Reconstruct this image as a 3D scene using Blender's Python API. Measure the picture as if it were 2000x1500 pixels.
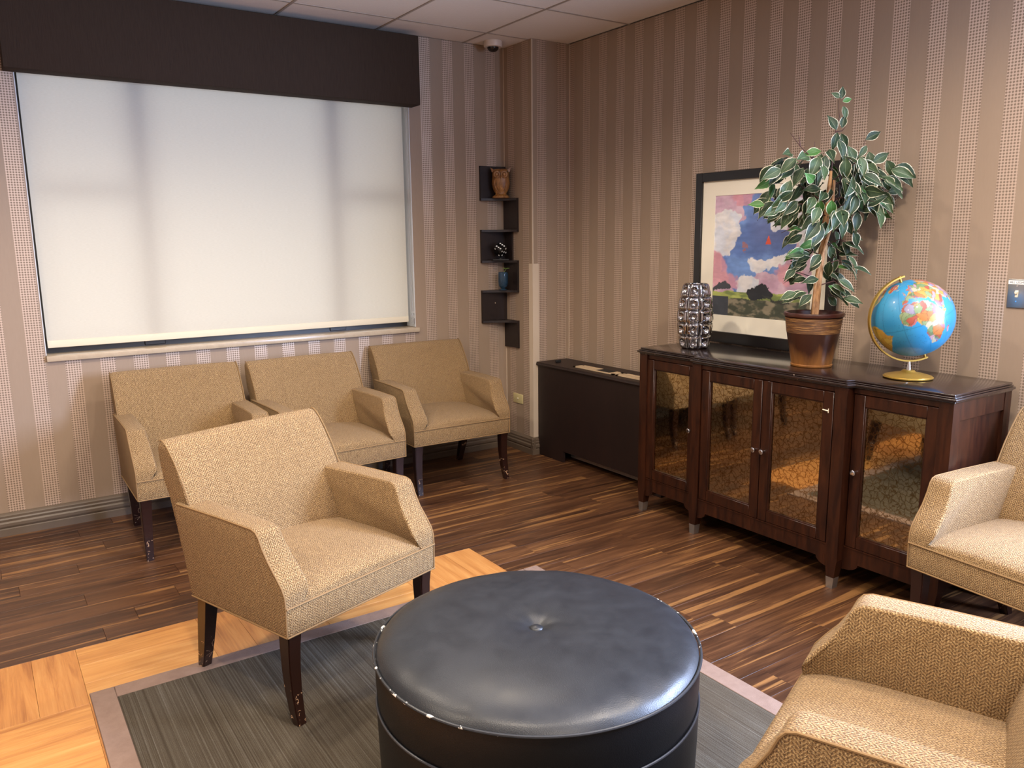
import bpy, bmesh, math, random
import numpy as np
from mathutils import Vector, Matrix, noise as mnoise

# ------------------------------------------------------------------ reset
for o in list(bpy.data.objects):
    bpy.data.objects.remove(o, do_unlink=True)
S = bpy.context.scene
COL = S.collection
PI = math.pi
RX, WY, CX, CY, ZC = 3.42, 4.69, 3.114, 4.365, 2.71     # right wall, window wall, column side / face, ceiling
XL, YB = -2.4, -2.6                                     # left wall, back wall

# ------------------------------------------------------------------ camera
def rot_cam(yaw, pitch, roll):
    cy, sy, cp, sp = math.cos(yaw), math.sin(yaw), math.cos(pitch), math.sin(pitch)
    f = Vector((sy*cp, cy*cp, -sp)); r = Vector((cy, -sy, 0)); u = r.cross(f)
    cr, sr = math.cos(roll), math.sin(roll)
    r2 = cr*r + sr*u; u2 = -sr*r + cr*u
    m = Matrix((r2, u2, -f)).transposed()
    return m.to_4x4()
cd = bpy.data.cameras.new('camera'); cam = bpy.data.objects.new('camera', cd); COL.objects.link(cam)
cam.matrix_world = Matrix.Translation((0, 0, 1.47)) @ rot_cam(math.radians(33.944), math.radians(10.3175), math.radians(-0.6115))
cd.sensor_width = 36; cd.lens = 28.151; cd.clip_start = 0.05
S.camera = cam

# ------------------------------------------------------------------ view, world
S.view_settings.view_transform = 'Standard'; S.view_settings.look = 'None'
S.view_settings.gamma = 1; S.view_settings.exposure = 0.15; S.view_settings.use_curve_mapping = False
S.cycles.use_denoising = True
S.cycles.max_bounces = 7; S.cycles.diffuse_bounces = 4; S.cycles.glossy_bounces = 4
S.cycles.transmission_bounces = 6; S.cycles.transparent_max_bounces = 8
S.cycles.sample_clamp_indirect = 6
W = bpy.data.worlds.new('world'); S.world = W; W.use_nodes = True
bg = W.node_tree.nodes['Background']; bg.inputs[0].default_value = (0.93, 0.95, 1.0, 1); bg.inputs[1].default_value = 1.55

# ------------------------------------------------------------------ lamps (ceiling downlights + daylight through the side window)
WARM = (1.0, 0.86, 0.685)
def spot(x, y, e, ang=162, tgt=None, blend=0.45, r=0.06):
    l = bpy.data.lights.new('downlight_lamp', 'SPOT'); l.energy = e; l.color = WARM; l.spot_size = math.radians(ang)
    l.spot_blend = blend; l.shadow_soft_size = r
    o = bpy.data.objects.new('downlight_lamp', l); COL.objects.link(o); o.location = (x, y, ZC-0.03)
    return o
DOWN = [(0.35, 3.05, 105), (1.75, 2.95, 80), (0.25, 1.0, 120), (1.6, 0.45, 130), (-1.2, 2.0, 120), (0.2, -1.2, 150), (2.25, 0.95, 85)]
for x, y, e in DOWN:
    spot(x, y, e, 150 if y > 2.9 else 162, blend=0.6 if y > 2.9 else 0.45)
al = bpy.data.lights.new('daylight', 'AREA'); al.shape = 'RECTANGLE'; al.size = 1.3; al.size_y = 1.3; al.energy = 430; al.color = (0.52, 0.66, 1.0)
ao = bpy.data.objects.new('daylight', al); COL.objects.link(ao)
ao.location = (RX+0.03, 0.08, 1.55); ao.rotation_euler = (0, math.radians(90), 0)      # shines towards -x through the side window

# ================================================================== materials
def M(name, rough=0.6, metal=0.0, color=(0.5, 0.5, 0.5), spec=0.5):
    m = bpy.data.materials.new(name); m.use_nodes = True
    b = m.node_tree.nodes['Principled BSDF']
    b.inputs['Base Color'].default_value = (*color, 1); b.inputs['Roughness'].default_value = rough
    b.inputs['Metallic'].default_value = metal; b.inputs['Specular IOR Level'].default_value = spec
    return m
class N:
    """tiny node helper"""
    def __init__(s, m): s.m = m; s.t = m.node_tree; s.b = s.t.nodes.get('Principled BSDF')
    def new(s, ty, **k):
        n = s.t.nodes.new(ty)
        for a, v in k.items(): setattr(n, a, v)
        return n
    def set(s, sock, v):
        if isinstance(v, bpy.types.NodeSocket): s.t.links.new(v, sock)
        elif isinstance(v, (tuple, list)) and sock.type == 'RGBA' and len(v) == 3: sock.default_value = (*v, 1)
        else: sock.default_value = v
    def math(s, op, a, b=None, c=None):
        n = s.new('ShaderNodeMath', operation=op); s.set(n.inputs[0], a)
        if b is not None: s.set(n.inputs[1], b)
        if c is not None: s.set(n.inputs[2], c)
        return n.outputs[0]
    def coord(s, kind='Object'):
        return s.new('ShaderNodeTexCoord').outputs[kind]
    def sep(s, v):
        n = s.new('ShaderNodeSeparateXYZ'); s.set(n.inputs[0], v); return n.outputs
    def comb(s, x, y, z):
        n = s.new('ShaderNodeCombineXYZ')
        for i, v in enumerate((x, y, z)): s.set(n.inputs[i], v)
        return n.outputs[0]
    def scale(s, v, k):
        n = s.new('ShaderNodeMapping'); s.set(n.inputs[0], v); n.inputs['Scale'].default_value = k; return n.outputs[0]
    def add(s, a, b):
        n = s.new('ShaderNodeVectorMath', operation='ADD'); s.set(n.inputs[0], a); s.set(n.inputs[1], b); return n.outputs[0]
    def noise(s, v, sc, detail=3, rough=0.5, dist=0.0, out='Fac'):
        n = s.new('ShaderNodeTexNoise'); s.set(n.inputs['Vector'], v); n.inputs['Scale'].default_value = sc
        n.inputs['Detail'].default_value = detail; n.inputs['Roughness'].default_value = rough; n.inputs['Distortion'].default_value = dist
        return n.outputs[out]
    def vor(s, v, sc, feature='F1', out='Distance', rand=1.0):
        n = s.new('ShaderNodeTexVoronoi', feature=feature); s.set(n.inputs['Vector'], v); n.inputs['Scale'].default_value = sc
        n.inputs['Randomness'].default_value = rand
        return n.outputs[out]
    def ramp(s, f, stops, interp='LINEAR'):
        n = s.new('ShaderNodeValToRGB'); s.set(n.inputs[0], f); r = n.color_ramp; r.interpolation = interp
        while len(r.elements) < len(stops): r.elements.new(0.5)
        for e, (p, c) in zip(r.elements, stops):
            e.position = p; e.color = (*c, 1) if len(c) == 3 else c
        return n.outputs[0]
    def mix(s, f, a, b, blend='MIX'):
        n = s.new('ShaderNodeMix', data_type='RGBA', blend_type=blend); s.set(n.inputs[0], f); s.set(n.inputs[6], a); s.set(n.inputs[7], b)
        return n.outputs[2]
    def bump(s, h, strength=0.3, dist=0.01):
        n = s.new('ShaderNodeBump'); s.set(n.inputs['Height'], h); n.inputs['Strength'].default_value = strength; n.inputs['Distance'].default_value = dist
        s.t.links.new(n.outputs[0], s.b.inputs['Normal']); return n
    def base(s, c): s.set(s.b.inputs['Base Color'], c)
    def rough(s, c): s.set(s.b.inputs['Roughness'], c)
def srgb(r, g, b):
    f = lambda c: (c/255)/12.92 if c <= 10 else ((c/255+0.055)/1.055)**2.4
    return (f(r), f(g), f(b))

# wallpaper: plain satin ground with woven-dot stripes, period 16.25 cm
def wallpaper(name, axis, off):
    m = M(name, 0.55); n = N(m); c = n.sep(n.coord()); a = c[axis] if axis < 2 else n.math('ADD', c[0], c[1]); z = c[2]
    ph = n.math('FRACT', n.math('DIVIDE', n.math('SUBTRACT', a, off), 0.1625))
    mask = n.math('MULTIPLY', n.math('LESS_THAN', ph, 0.455), 1.0)
    k = 2*PI/0.0121
    sx = n.math('SINE', n.math('MULTIPLY', n.math('ADD', a, -off), k)); sz = n.math('SINE', n.math('MULTIPLY', z, k))
    dots = n.math('GREATER_THAN', n.math('ADD', sx, sz), -0.25)
    g = n.noise(n.scale(n.coord(), (1, 1, 0.15)), 160, 2)
    plain = n.mix(n.math('MULTIPLY', g, 0.5), srgb(152, 131, 111), srgb(138, 118, 98))
    dot = n.mix(dots, srgb(124, 104, 87), srgb(197, 175, 156))
    n.base(n.mix(mask, plain, dot))
    n.rough(n.math('SUBTRACT', 0.62, n.math('MULTIPLY', mask, n.math('MULTIPLY', dots, 0.22))))
    n.set(n.b.inputs['Metallic'], n.math('MULTIPLY', mask, n.math('MULTIPLY', dots, 0.35)))
    n.bump(n.math('MULTIPLY', mask, n.math('ADD', dots, 0.0)), 0.25, 0.002)
    return m
wpX = wallpaper('wallpaper_across', 0, 0.2095)
wpY = wallpaper('wallpaper_along', 1, 2.6915)

def plain_wood(name, c1, c2, rough, scale=(1, 1, 1), gsc=30, coat=0.0, wear=None):
    m = M(name, rough); n = N(m); v = n.scale(n.coord(), scale)
    g = n.noise(v, gsc, 5, 0.6, 0.4)
    col = n.ramp(g, [(0.35, c1), (0.7, c2)])
    if wear:
        w = n.noise(n.coord(), wear[0], 4, 0.7)
        col = n.mix(n.ramp(w, [(wear[1], (0, 0, 0)), (wear[1]+0.015, (1, 1, 1))]), col, srgb(190, 170, 150))
    n.base(col); n.b.inputs['Coat Weight'].default_value = coat; n.b.inputs['Coat Roughness'].default_value = 0.12
    return m
mDark = plain_wood('espresso_wood', srgb(32, 13, 7), srgb(56, 27, 13), 0.36, (1, 1, 0.15), 40, 0.08); mDark.node_tree.nodes['Principled BSDF'].inputs['Specular IOR Level'].default_value = 0.3
mDarkTop = plain_wood('espresso_wood_top', srgb(26, 15, 12), srgb(36, 21, 16), 0.22, (1, 0.1, 1), 40, 0.5)
mDarkEdge = plain_wood('espresso_worn_edge', srgb(24, 13, 10), srgb(34, 19, 15), 0.25, (1, 1, 1), 40, 0.4, (55, 0.675))
mRad = plain_wood('radiator_cover_laminate', srgb(27, 14, 11), srgb(33, 18, 14), 0.5, (1, 1, 0.2), 30, 0.0)
mShelf = plain_wood('shelf_laminate', srgb(27, 18, 16), srgb(36, 25, 22), 0.45, (1, 1, 0.2), 60, 0.0)
mFrameBlk = M('picture_frame_black', 0.3, color=srgb(24, 20, 19))
# armchair leg wood, scuffed near the foot
mLeg = M('chair_leg_wood', 0.3); n = N(mLeg); c = n.coord(); z = n.sep(c)[2]
sc = n.noise(n.scale(c, (20, 20, 34)), 1.0, 2, 0.5, 0.6)
low = n.math('LESS_THAN', z, 0.13)
line = n.math('LESS_THAN', n.math('ABSOLUTE', n.math('SUBTRACT', sc, 0.5)), 0.008)
gate = n.math('GREATER_THAN', n.noise(c, 30, 2), 0.56)
n.base(n.mix(n.math('MULTIPLY', low, n.math('MULTIPLY', line, gate)), srgb(36, 17, 12), srgb(200, 160, 125)))
n.b.inputs['Coat Weight'].default_value = 0.3

def fabric(name, lo, mid, hi):
    m = M(name, 0.9, spec=0.25); n = N(m); uv = n.coord('UV'); nz = n.noise(uv, 210, 3, 0.7, 0, 'Color')
    s = n.sep(uv); u, v = s[0], s[1]
    tri = n.math('PINGPONG', u, 0.013)
    ns = n.sep(nz)
    w = n.math('SINE', n.math('ADD', n.math('MULTIPLY', n.math('ADD', v, tri), 2*PI/0.0088), n.math('MULTIPLY', ns[0], 13.0)))
    w2 = n.math('SINE', n.math('ADD', n.math('MULTIPLY', u, 2*PI/0.0065), n.math('MULTIPLY', ns[1], 9.0)))
    h = n.math('ADD', n.math('MULTIPLY', n.math('ADD', w, n.math('MULTIPLY', w2, 0.55)), 0.24), n.math('ADD', 0.22, n.math('MULTIPLY', n.noise(uv, 260, 2, 0.6), 0.56)))
    col = n.ramp(h, [(0.10, lo), (0.50, mid), (0.90, hi)])
    big = n.noise(n.coord(), 5, 3)
    n.base(n.mix(n.math('MULTIPLY', big, 0.15), col, mid))
    n.bump(h, 1.0, 0.006)
    n.b.inputs['Sheen Weight'].default_value = 0.12; n.b.inputs['Sheen Roughness'].default_value = 0.4
    return m
mFab = fabric('chair_tweed', srgb(88, 61, 33), srgb(164, 128, 82), srgb(214, 180, 128))
mPipe = M('chair_piping', 0.85, color=srgb(134, 105, 68))
mUnder = M('chair_underside_cloth', 0.95, color=srgb(30, 28, 27))

# walnut and maple floor planks
def plank_mat(name, stops, streak, rough, along):
    m = M(name, rough); n = N(m); c = n.coord()
    rnd = n.new('ShaderNodeObjectInfo').outputs['Random']
    off = n.comb(n.math('MULTIPLY', rnd, 37.0), n.math('MULTIPLY', rnd, 91.0), n.math('MULTIPLY', rnd, 13.0))
    v = n.add(c, off); sc_ = (0.7, 10.0, 1.0) if along == 0 else (10.0, 0.7, 1.0)
    vv = n.scale(v, sc_)
    g = n.noise(vv, 3.2, 5, 0.65, 0.6)
    fine = n.noise(n.scale(v, (sc_[0]*1.5, sc_[1]*5, 1) if along == 0 else (sc_[0]*5, sc_[1]*1.5, 1)), 5, 3, 0.6)
    f = n.math('ADD', n.math('MULTIPLY', g, 0.75), n.math('MULTIPLY', fine, 0.25))
    f = n.math('ADD', f, n.math('MULTIPLY', n.math('SUBTRACT', rnd, 0.5), 0.12))
    col = n.ramp(f, stops)
    if streak:
        st = n.noise(n.scale(v, (0.42, 13, 1)), 2.2, 4, 0.6, 0.35)
        k = n.ramp(st, [(0.575, (0, 0, 0)), (0.62, (1, 1, 1))])
        k2 = n.math('MULTIPLY', k, 0.52)
        col = n.mix(k2, col, streak)
    else:
        kn = n.vor(n.scale(v, (3.0, 5.0, 1) if along == 0 else (5.0, 3.0, 1)), 1.0)
        k = n.ramp(kn, [(0.03, (1, 1, 1)), (0.13, (0, 0, 0))])
        col = n.mix(n.math('MULTIPLY', k, 0.6), col, srgb(140, 78, 34))
    n.base(col); n.bump(fine, 0.06, 0.002)
    n.rough(n.math('ADD', rough-0.05, n.math('MULTIPLY', fine, 0.12)))
    return m
mWal = plank_mat('walnut_plank', [(0.30, srgb(42, 24, 15)), (0.47, srgb(72, 45, 28)), (0.62, srgb(100, 66, 41)), (0.76, srgb(130, 90, 54))], srgb(168, 120, 70), 0.36, 0)
mMapX = plank_mat('maple_plank_across', [(0.28, srgb(150, 92, 46)), (0.5, srgb(190, 134, 72)), (0.75, srgb(212, 162, 98))], None, 0.34, 0)
mMapY = plank_mat('maple_plank_along', [(0.28, srgb(142, 86, 44)), (0.5, srgb(184, 126, 68)), (0.75, srgb(206, 154, 92))], None, 0.34, 1)
mGap = M('floor_joint', 0.8, color=srgb(40, 24, 15))
# rug
mRug = M('rug_weave', 0.95, spec=0.1); n = N(mRug); c = n.coord(); s_ = n.sep(c)
r1 = n.noise(n.comb(n.math('MULTIPLY', s_[0], 170.0), n.math('MULTIPLY', s_[1], 0.25), 0.0), 1.0, 3, 0.8)
r2 = n.noise(n.comb(n.math('MULTIPLY', s_[0], 9.0), n.math('MULTIPLY', s_[1], 4.0), 0.0), 1.0, 3, 0.6)
rf = n.noise(c, 420, 2, 0.6)
mm = n.math('ADD', n.math('MULTIPLY', r1, 0.58), n.math('ADD', n.math('MULTIPLY', r2, 0.14), n.math('MULTIPLY', rf, 0.28)))
n.base(n.ramp(mm, [(0.36, srgb(52, 45, 36)), (0.5, srgb(77, 69, 58)), (0.58, srgb(92, 87, 78)), (0.70, srgb(132, 130, 124))]))
n.bump(n.math('ADD', r1, rf), 0.5, 0.004)
mRugB = M('rug_border', 0.95, spec=0.1); n = N(mRugB); g = n.noise(n.coord(), 18, 4, 0.7); g2 = n.noise(n.coord(), 400, 2)
n.base(n.mix(g, srgb(118, 96, 84), srgb(148, 126, 114))); n.bump(g2, 0.4, 0.003)
# leather
mLea = M('black_leather', 0.38); n = N(mLea); c = n.coord(); g = n.noise(c, 14, 4, 0.6); g2 = n.vor(c, 420); g3 = n.noise(c, 9, 3, 0.5, 0.6)
n.base(n.mix(g, srgb(24, 26, 30), srgb(38, 41, 46))); n.rough(n.math('ADD', 0.27, n.math('MULTIPLY', g, 0.25)))
n.bump(n.math('ADD', n.math('MULTIPLY', g2, 0.25), n.math('MULTIPLY', g3, 0.8)), 0.16, 0.005)
mLeaS = M('black_leather_side', 0.42, spec=0.3); n = N(mLeaS); c = n.coord(); g = n.noise(c, 10, 4, 0.6)
n.base(n.mix(g, srgb(10, 10, 12), srgb(17, 17, 19))); n.bump(n.vor(c, 420), 0.12, 0.002)
mLeaP = M('leather_piping_chipped', 0.4); n = N(mLeaP); c = n.coord(); w = n.noise(c, 26, 3, 0.7)
sx_ = n.sep(c); side = n.math('GREATER_THAN', n.math('ADD', n.math('MULTIPLY', n.math('ABSOLUTE', sx_[0]), 1.0), n.math('MULTIPLY', sx_[1], 0.3)), 0.22)
n.base(n.mix(n.math('MULTIPLY', side, n.math('GREATER_THAN', w, 0.585)), srgb(40, 42, 46), srgb(225, 222, 215)))
mLeaP2 = M('leather_piping', 0.4, color=srgb(46, 48, 54))
# misc
mCeil = M('ceiling_tile', 0.9, spec=0.2); n = N(mCeil); c = n.coord(); g = n.noise(c, 90, 4, 0.7)
n.base(n.mix(g, srgb(214, 203, 192), srgb(230, 220, 210))); n.bump(g, 0.15, 0.002)
mGrid = M('ceiling_grid', 0.5, color=srgb(160, 146, 132))
mBase = M('baseboard_paint', 0.4, color=srgb(96, 82, 68))
mGuard = M('corner_guard', 0.5, color=srgb(196, 178, 156))
mSill = M('sill_marble', 0.25); n = N(mSill); g = n.noise(n.coord(), 22, 5, 0.7); n.base(n.mix(g, srgb(164, 146, 122), srgb(192, 176, 154)))
mVal = M('valance_fabric', 0.85, spec=0.2); n = N(mVal); g = n.noise(n.scale(n.coord(), (240, 40, 14)), 1.0, 3, 0.6)
n.base(n.mix(g, srgb(42, 31, 23), srgb(62, 48, 37))); n.bump(g, 0.4, 0.002)
mAlu = M('white_painted_frame', 0.35, color=srgb(205, 208, 212))
mWinDark = M('window_bar_dark', 0.4, color=srgb(46, 42, 38))
mSteel = M('brushed_steel', 0.32, 0.9, srgb(170, 168, 165))
mChrome = M('chrome', 0.12, 1.0, srgb(205, 205, 205))
mBrass = M('cream_plate', 0.45, color=srgb(196, 182, 132))
mIvory = M('ivory_plastic', 0.4, color=srgb(228, 216, 190))
mWhiteP = M('white_plastic', 0.4, color=srgb(206, 190, 174))
mBlackDome = M('smoked_dome', 0.08, color=srgb(26, 20, 18))
mMat = M('picture_mat', 0.8, color=srgb(238, 230, 210))
mGold = M('globe_gold', 0.34, 0.75, srgb(186, 150, 70))
mSilver = M('silvered_glass', 0.03, 1.0, srgb(176, 172, 170))
mSign = M('label_tape', 0.6, color=srgb(235, 232, 225)); mInk = M('label_ink', 0.6, color=srgb(40, 40, 45))
mGrille = M('grille_cream', 0.45, color=srgb(190, 166, 134)); mBlk = M('matte_black', 0.6, color=srgb(16, 14, 14))
mOwl = M('owl_wood', 0.42); n = N(mOwl); g = n.noise(n.scale(n.coord(), (1, 1, 0.25)), 60, 4, 0.6, 1.0); n.base(n.ramp(g, [(0.35, srgb(96, 58, 24)), (0.6, srgb(158, 108, 56)), (0.8, srgb(190, 142, 84))]))
mDie = M('die_black', 0.25, color=srgb(14, 14, 15)); mPip = M('die_white', 0.4, color=srgb(238, 238, 232))
mBlueGl = M('blue_glass', 0.06, color=srgb(70, 110, 140)); mBlueGl.node_tree.nodes['Principled BSDF'].inputs['Transmission Weight'].default_value = 0.75
mClear = M('clear_glass', 0.03, color=(0.9, 0.9, 0.9)); mClear.node_tree.nodes['Principled BSDF'].inputs['Transmission Weight'].default_value = 0.9
mTrunk = M('ficus_bark', 0.75); n = N(mTrunk); g = n.noise(n.scale(n.coord(), (1, 1, 0.35)), 45, 4, 0.7); n.base(n.ramp(g, [(0.3, srgb(110, 72, 40)), (0.55, srgb(172, 128, 84)), (0.8, srgb(196, 156, 110))])); n.bump(g, 0.4, 0.004)
mTwig = M('ficus_twig', 0.7, color=srgb(70, 38, 32)); mSoil = M('moss_soil', 0.95, color=srgb(40, 28, 20))
mFlower = M('small_flower_leaf', 0.6, color=srgb(120, 150, 70))
# planter: dark brown metal rim / corded band / streaked bronze body
mPot = M('planter_bronze', 0.34, 0.25); n = N(mPot); c = n.coord(); z = n.sep(c)[2]
g = n.noise(n.scale(c, (14, 14, 4)), 1.0, 4, 0.6, 0.5)
n.base(n.mix(n.ramp(n.math('ADD', n.math('MULTIPLY', n.math('SUBTRACT', 0.13, z), 4.5), n.math('MULTIPLY', n.math('SUBTRACT', g, 0.5), 0.9)), [(0.15, (0, 0, 0)), (0.7, (1, 1, 1))]), srgb(54, 27, 15), srgb(158, 104, 50)))
mCord = M('planter_cord', 0.55); n = N(mCord); c = n.coord(); g = n.noise(n.scale(c, (12, 12, 260)), 1.0, 3, 0.7)
n.base(n.ramp(g, [(0.35, srgb(60, 34, 16)), (0.55, srgb(110, 72, 36)), (0.68, srgb(170, 126, 70))])); n.bump(g, 0.8, 0.004)
mRim = M('planter_rim', 0.3, color=srgb(56, 24, 14))
# variegated ficus leaf: dark green centre, cream margin (UV across the blade)
def leaf_mat(name, c1, c2, edge):
    m = M(name, 0.5, spec=0.3); n = N(m); s = n.sep(n.coord('UV')); u, v = s[0], s[1]
    g = n.noise(n.coord('UV'), 5, 3, 0.6)
    e = n.math('ADD', n.math('ABSOLUTE', n.math('SUBTRACT', u, 0.5)), n.math('MULTIPLY', n.math('SUBTRACT', g, 0.5), 0.16))
    k = n.ramp(e, [(0.425, (0, 0, 0)), (0.47, (1, 1, 1))])
    rib = n.math('LESS_THAN', n.math('ABSOLUTE', n.math('SUBTRACT', u, 0.5)), 0.018)
    col = n.mix(g, c1, c2); col = n.mix(n.math('MULTIPLY', rib, 0.4), col, srgb(150, 165, 120))
    back = n.new('ShaderNodeNewGeometry').outputs['Backfacing']
    col = n.mix(k, col, edge)
    n.base(n.mix(n.math('MULTIPLY', back, 0.45), col, srgb(140, 150, 130)))
    return m
mLeafs = [leaf_mat('ficus_leaf_dark', srgb(20, 36, 20), srgb(52, 70, 46), srgb(214, 208, 180)),
          leaf_mat('ficus_leaf_mid', srgb(32, 52, 30), srgb(76, 94, 64), srgb(214, 208, 182)),
          leaf_mat('ficus_leaf_green', srgb(44, 86, 36), srgb(82, 124, 60), srgb(208, 212, 176))]
# antique mirror: brownish mirror with crackle veins
mMir = M('antique_mirror', 0.06, 1.0); n = N(mMir); c = n.coord()
nn = n.noise(c, 16, 3, 0.6, 0, 'Color'); v = n.add(n.scale(c, (1, 1, 1)), n.scale(nn, (0.06, 0.06, 0.06)))
e1 = n.vor(v, 40, 'DISTANCE_TO_EDGE'); e2 = n.vor(v, 62, 'DISTANCE_TO_EDGE')
ve = n.math('MULTIPLY', n.ramp(e1, [(0.0, (0, 0, 0)), (0.10, (1, 1, 1))]), n.math('ADD', n.math('MULTIPLY', n.ramp(e2, [(0.0, (0, 0, 0)), (0.06, (1, 1, 1))]), 0.45), 0.55))
n.base(n.mix(ve, srgb(132, 106, 68), srgb(192, 178, 146))); n.rough(n.math('SUBTRACT', 0.12, n.math('MULTIPLY', ve, 0.09)))
n.bump(n.noise(c, 26, 2), 0.03, 0.002)
# roller blind: light cream translucent screen cloth
mBlind = bpy.data.materials.new('screen_cloth'); mBlind.use_nodes = True; n = N(mBlind); t = n.t
t.nodes.remove(n.b); out = t.nodes['Material Output']
g = n.noise(n.scale(n.coord(), (60, 60, 420)), 1.0, 2)
colr = n.mix(g, srgb(212, 205, 188), srgb(226, 220, 204))
df = n.new('ShaderNodeBsdfDiffuse'); tr = n.new('ShaderNodeBsdfTranslucent'); mx = n.new('ShaderNodeMixShader')
n.set(df.inputs[0], colr); n.set(tr.inputs[0], colr); mx.inputs[0].default_value = 0.34
t.links.new(df.outputs[0], mx.inputs[1]); t.links.new(tr.outputs[0], mx.inputs[2]); t.links.new(mx.outputs[0], out.inputs[0])
# window glass
mGlass = bpy.data.materials.new('window_glass'); mGlass.use_nodes = True; n = N(mGlass); t = n.t; t.nodes.remove(n.b); out = t.nodes['Material Output']
tp = n.new('ShaderNodeBsdfTransparent'); gl = n.new('ShaderNodeBsdfGlossy'); gl.inputs['Roughness'].default_value = 0.02
fr = n.new('ShaderNodeFresnel'); fr.inputs[0].default_value = 1.45; mx = n.new('ShaderNodeMixShader')
t.links.new(fr.outputs[0], mx.inputs[0]); t.links.new(tp.outputs[0], mx.inputs[1]); t.links.new(gl.outputs[0], mx.inputs[2]); t.links.new(mx.outputs[0], out.inputs[0])
mLamp = bpy.data.materials.new('downlight_glow'); mLamp.use_nodes = True; n = N(mLamp)
n.b.inputs['Emission Color'].default_value = (*WARM, 1); n.b.inputs['Emission Strength'].default_value = 12

def attr_mat(name, rough, coat=0.0, noise=0.0):
    m = M(name, rough); n = N(m); a = n.new('ShaderNodeAttribute', attribute_name='Col'); n.base(a.outputs['Color'])
    n.b.inputs['Coat Weight'].default_value = coat; n.b.inputs['Coat Roughness'].default_value = 0.08
    return m

# ================================================================== mesh helpers
def box_uv(me):
    uv = me.uv_layers.new(name='UVMap').data
    for p in me.polygons:
        nrm = p.normal; ax = max(range(3), key=lambda i: abs(nrm[i]))
        for li in p.loop_indices:
            co = me.vertices[me.loops[li].vertex_index].co
            uv[li].uv = (co.y, co.z) if ax == 0 else ((co.x, co.z) if ax == 1 else (co.x, co.y))
def finish(name, bm, mat, parent=None, smooth=40, uv=True):
    bm.normal_update()
    bmesh.ops.recalc_face_normals(bm, faces=bm.faces[:])
    me = bpy.data.meshes.new(name); bm.to_mesh(me); bm.free()
    if mat: me.materials.append(mat)
    if smooth:
        me.polygons.foreach_set('use_smooth', [True]*len(me.polygons))
        me.set_sharp_from_angle(angle=math.radians(smooth))
    if uv: box_uv(me)
    return link(name, me, parent)
def link(name, me, parent=None):
    o = bpy.data.objects.new(name, me); COL.objects.link(o)
    if parent: o.parent = parent
    return o
def tag(o, label, cat, group=None):
    o['label'] = label; o['category'] = cat
    if group: o['group'] = group
    return o
def thing(name, label, cat, loc=(0, 0, 0), rz=0, group=None):
    o = bpy.data.objects.new(name, None); COL.objects.link(o); o.empty_display_size = 0.1
    o.location = loc; o.rotation_euler = (0, 0, rz); return tag(o, label, cat, group)
def struct(name, bm, mat, parent=None, **k):
    o = finish(name, bm, mat, parent, **k); o['kind'] = 'structure'; return o
def NB(): return bmesh.new()
def box(bm, x0, x1, y0, y1, z0, z1, bev=0.0, seg=2, mtx=None):
    m = Matrix.Translation(((x0+x1)/2, (y0+y1)/2, (z0+z1)/2)) @ Matrix.Diagonal((x1-x0, y1-y0, z1-z0, 1))
    r = bmesh.ops.create_cube(bm, size=1.0, matrix=m)
    vs = r['verts']
    if bev > 0:
        es = list({e for v in vs for e in v.link_edges})
        rr = bmesh.ops.bevel(bm, geom=es, offset=bev, segments=seg, profile=0.5, affect='EDGES', clamp_overlap=True)
        vs = list({v for f in rr['faces'] for v in f.verts} | {v for v in vs if v.is_valid})
    if mtx is not None: bmesh.ops.transform(bm, matrix=mtx, verts=[v for v in vs if v.is_valid])
    return bm
def lathe(bm, prof, seg=48, c=(0, 0, 0), close=True):
    rings = []
    for r, z in prof:
        if r < 1e-6: rings.append([bm.verts.new((c[0], c[1], c[2]+z))])
        else: rings.append([bm.verts.new((c[0]+r*math.cos(2*PI*i/seg), c[1]+r*math.sin(2*PI*i/seg), c[2]+z)) for i in range(seg)])
    for a, b in zip(rings, rings[1:]):
        for i in range(seg):
            j = (i+1) % seg
            if len(a) == 1 and len(b) == 1: break
            if len(a) == 1: bm.faces.new((a[0], b[i], b[j]))
            elif len(b) == 1: bm.faces.new((a[i], b[0], a[j]))
            else: bm.faces.new((a[i], b[i], b[j], a[j]))
    return bm
def tube(bm, pts, r, seg=8, closed=False, cap=True):
    pts = [Vector(p) for p in pts]; n = len(pts); rs = r if isinstance(r, (list, tuple)) else [r]*n
    rings = []; prev = None
    for i, p in enumerate(pts):
        a = pts[i-1] if (i > 0 or closed) else p; b = pts[(i+1) % n] if (i < n-1 or closed) else p
        t = (b-a).normalized()
        if prev is None:
            up = Vector((0, 0, 1)) if abs(t.z) < 0.9 else Vector((1, 0, 0)); x = t.cross(up).normalized()
        else: x = (prev - t*prev.dot(t)).normalized()
        prev = x; y = t.cross(x)
        rings.append([bm.verts.new(p + rs[i]*(math.cos(2*PI*k/seg)*x + math.sin(2*PI*k/seg)*y)) for k in range(seg)])
    m = n if closed else n-1
    for i in range(m):
        a, b = rings[i], rings[(i+1) % n]
        for k in range(seg):
            bm.faces.new((a[k], b[k], b[(k+1) % seg], a[(k+1) % seg]))
    if cap and not closed:
        bm.faces.new(rings[0][::-1]); bm.faces.new(rings[-1])
    return bm
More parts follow.
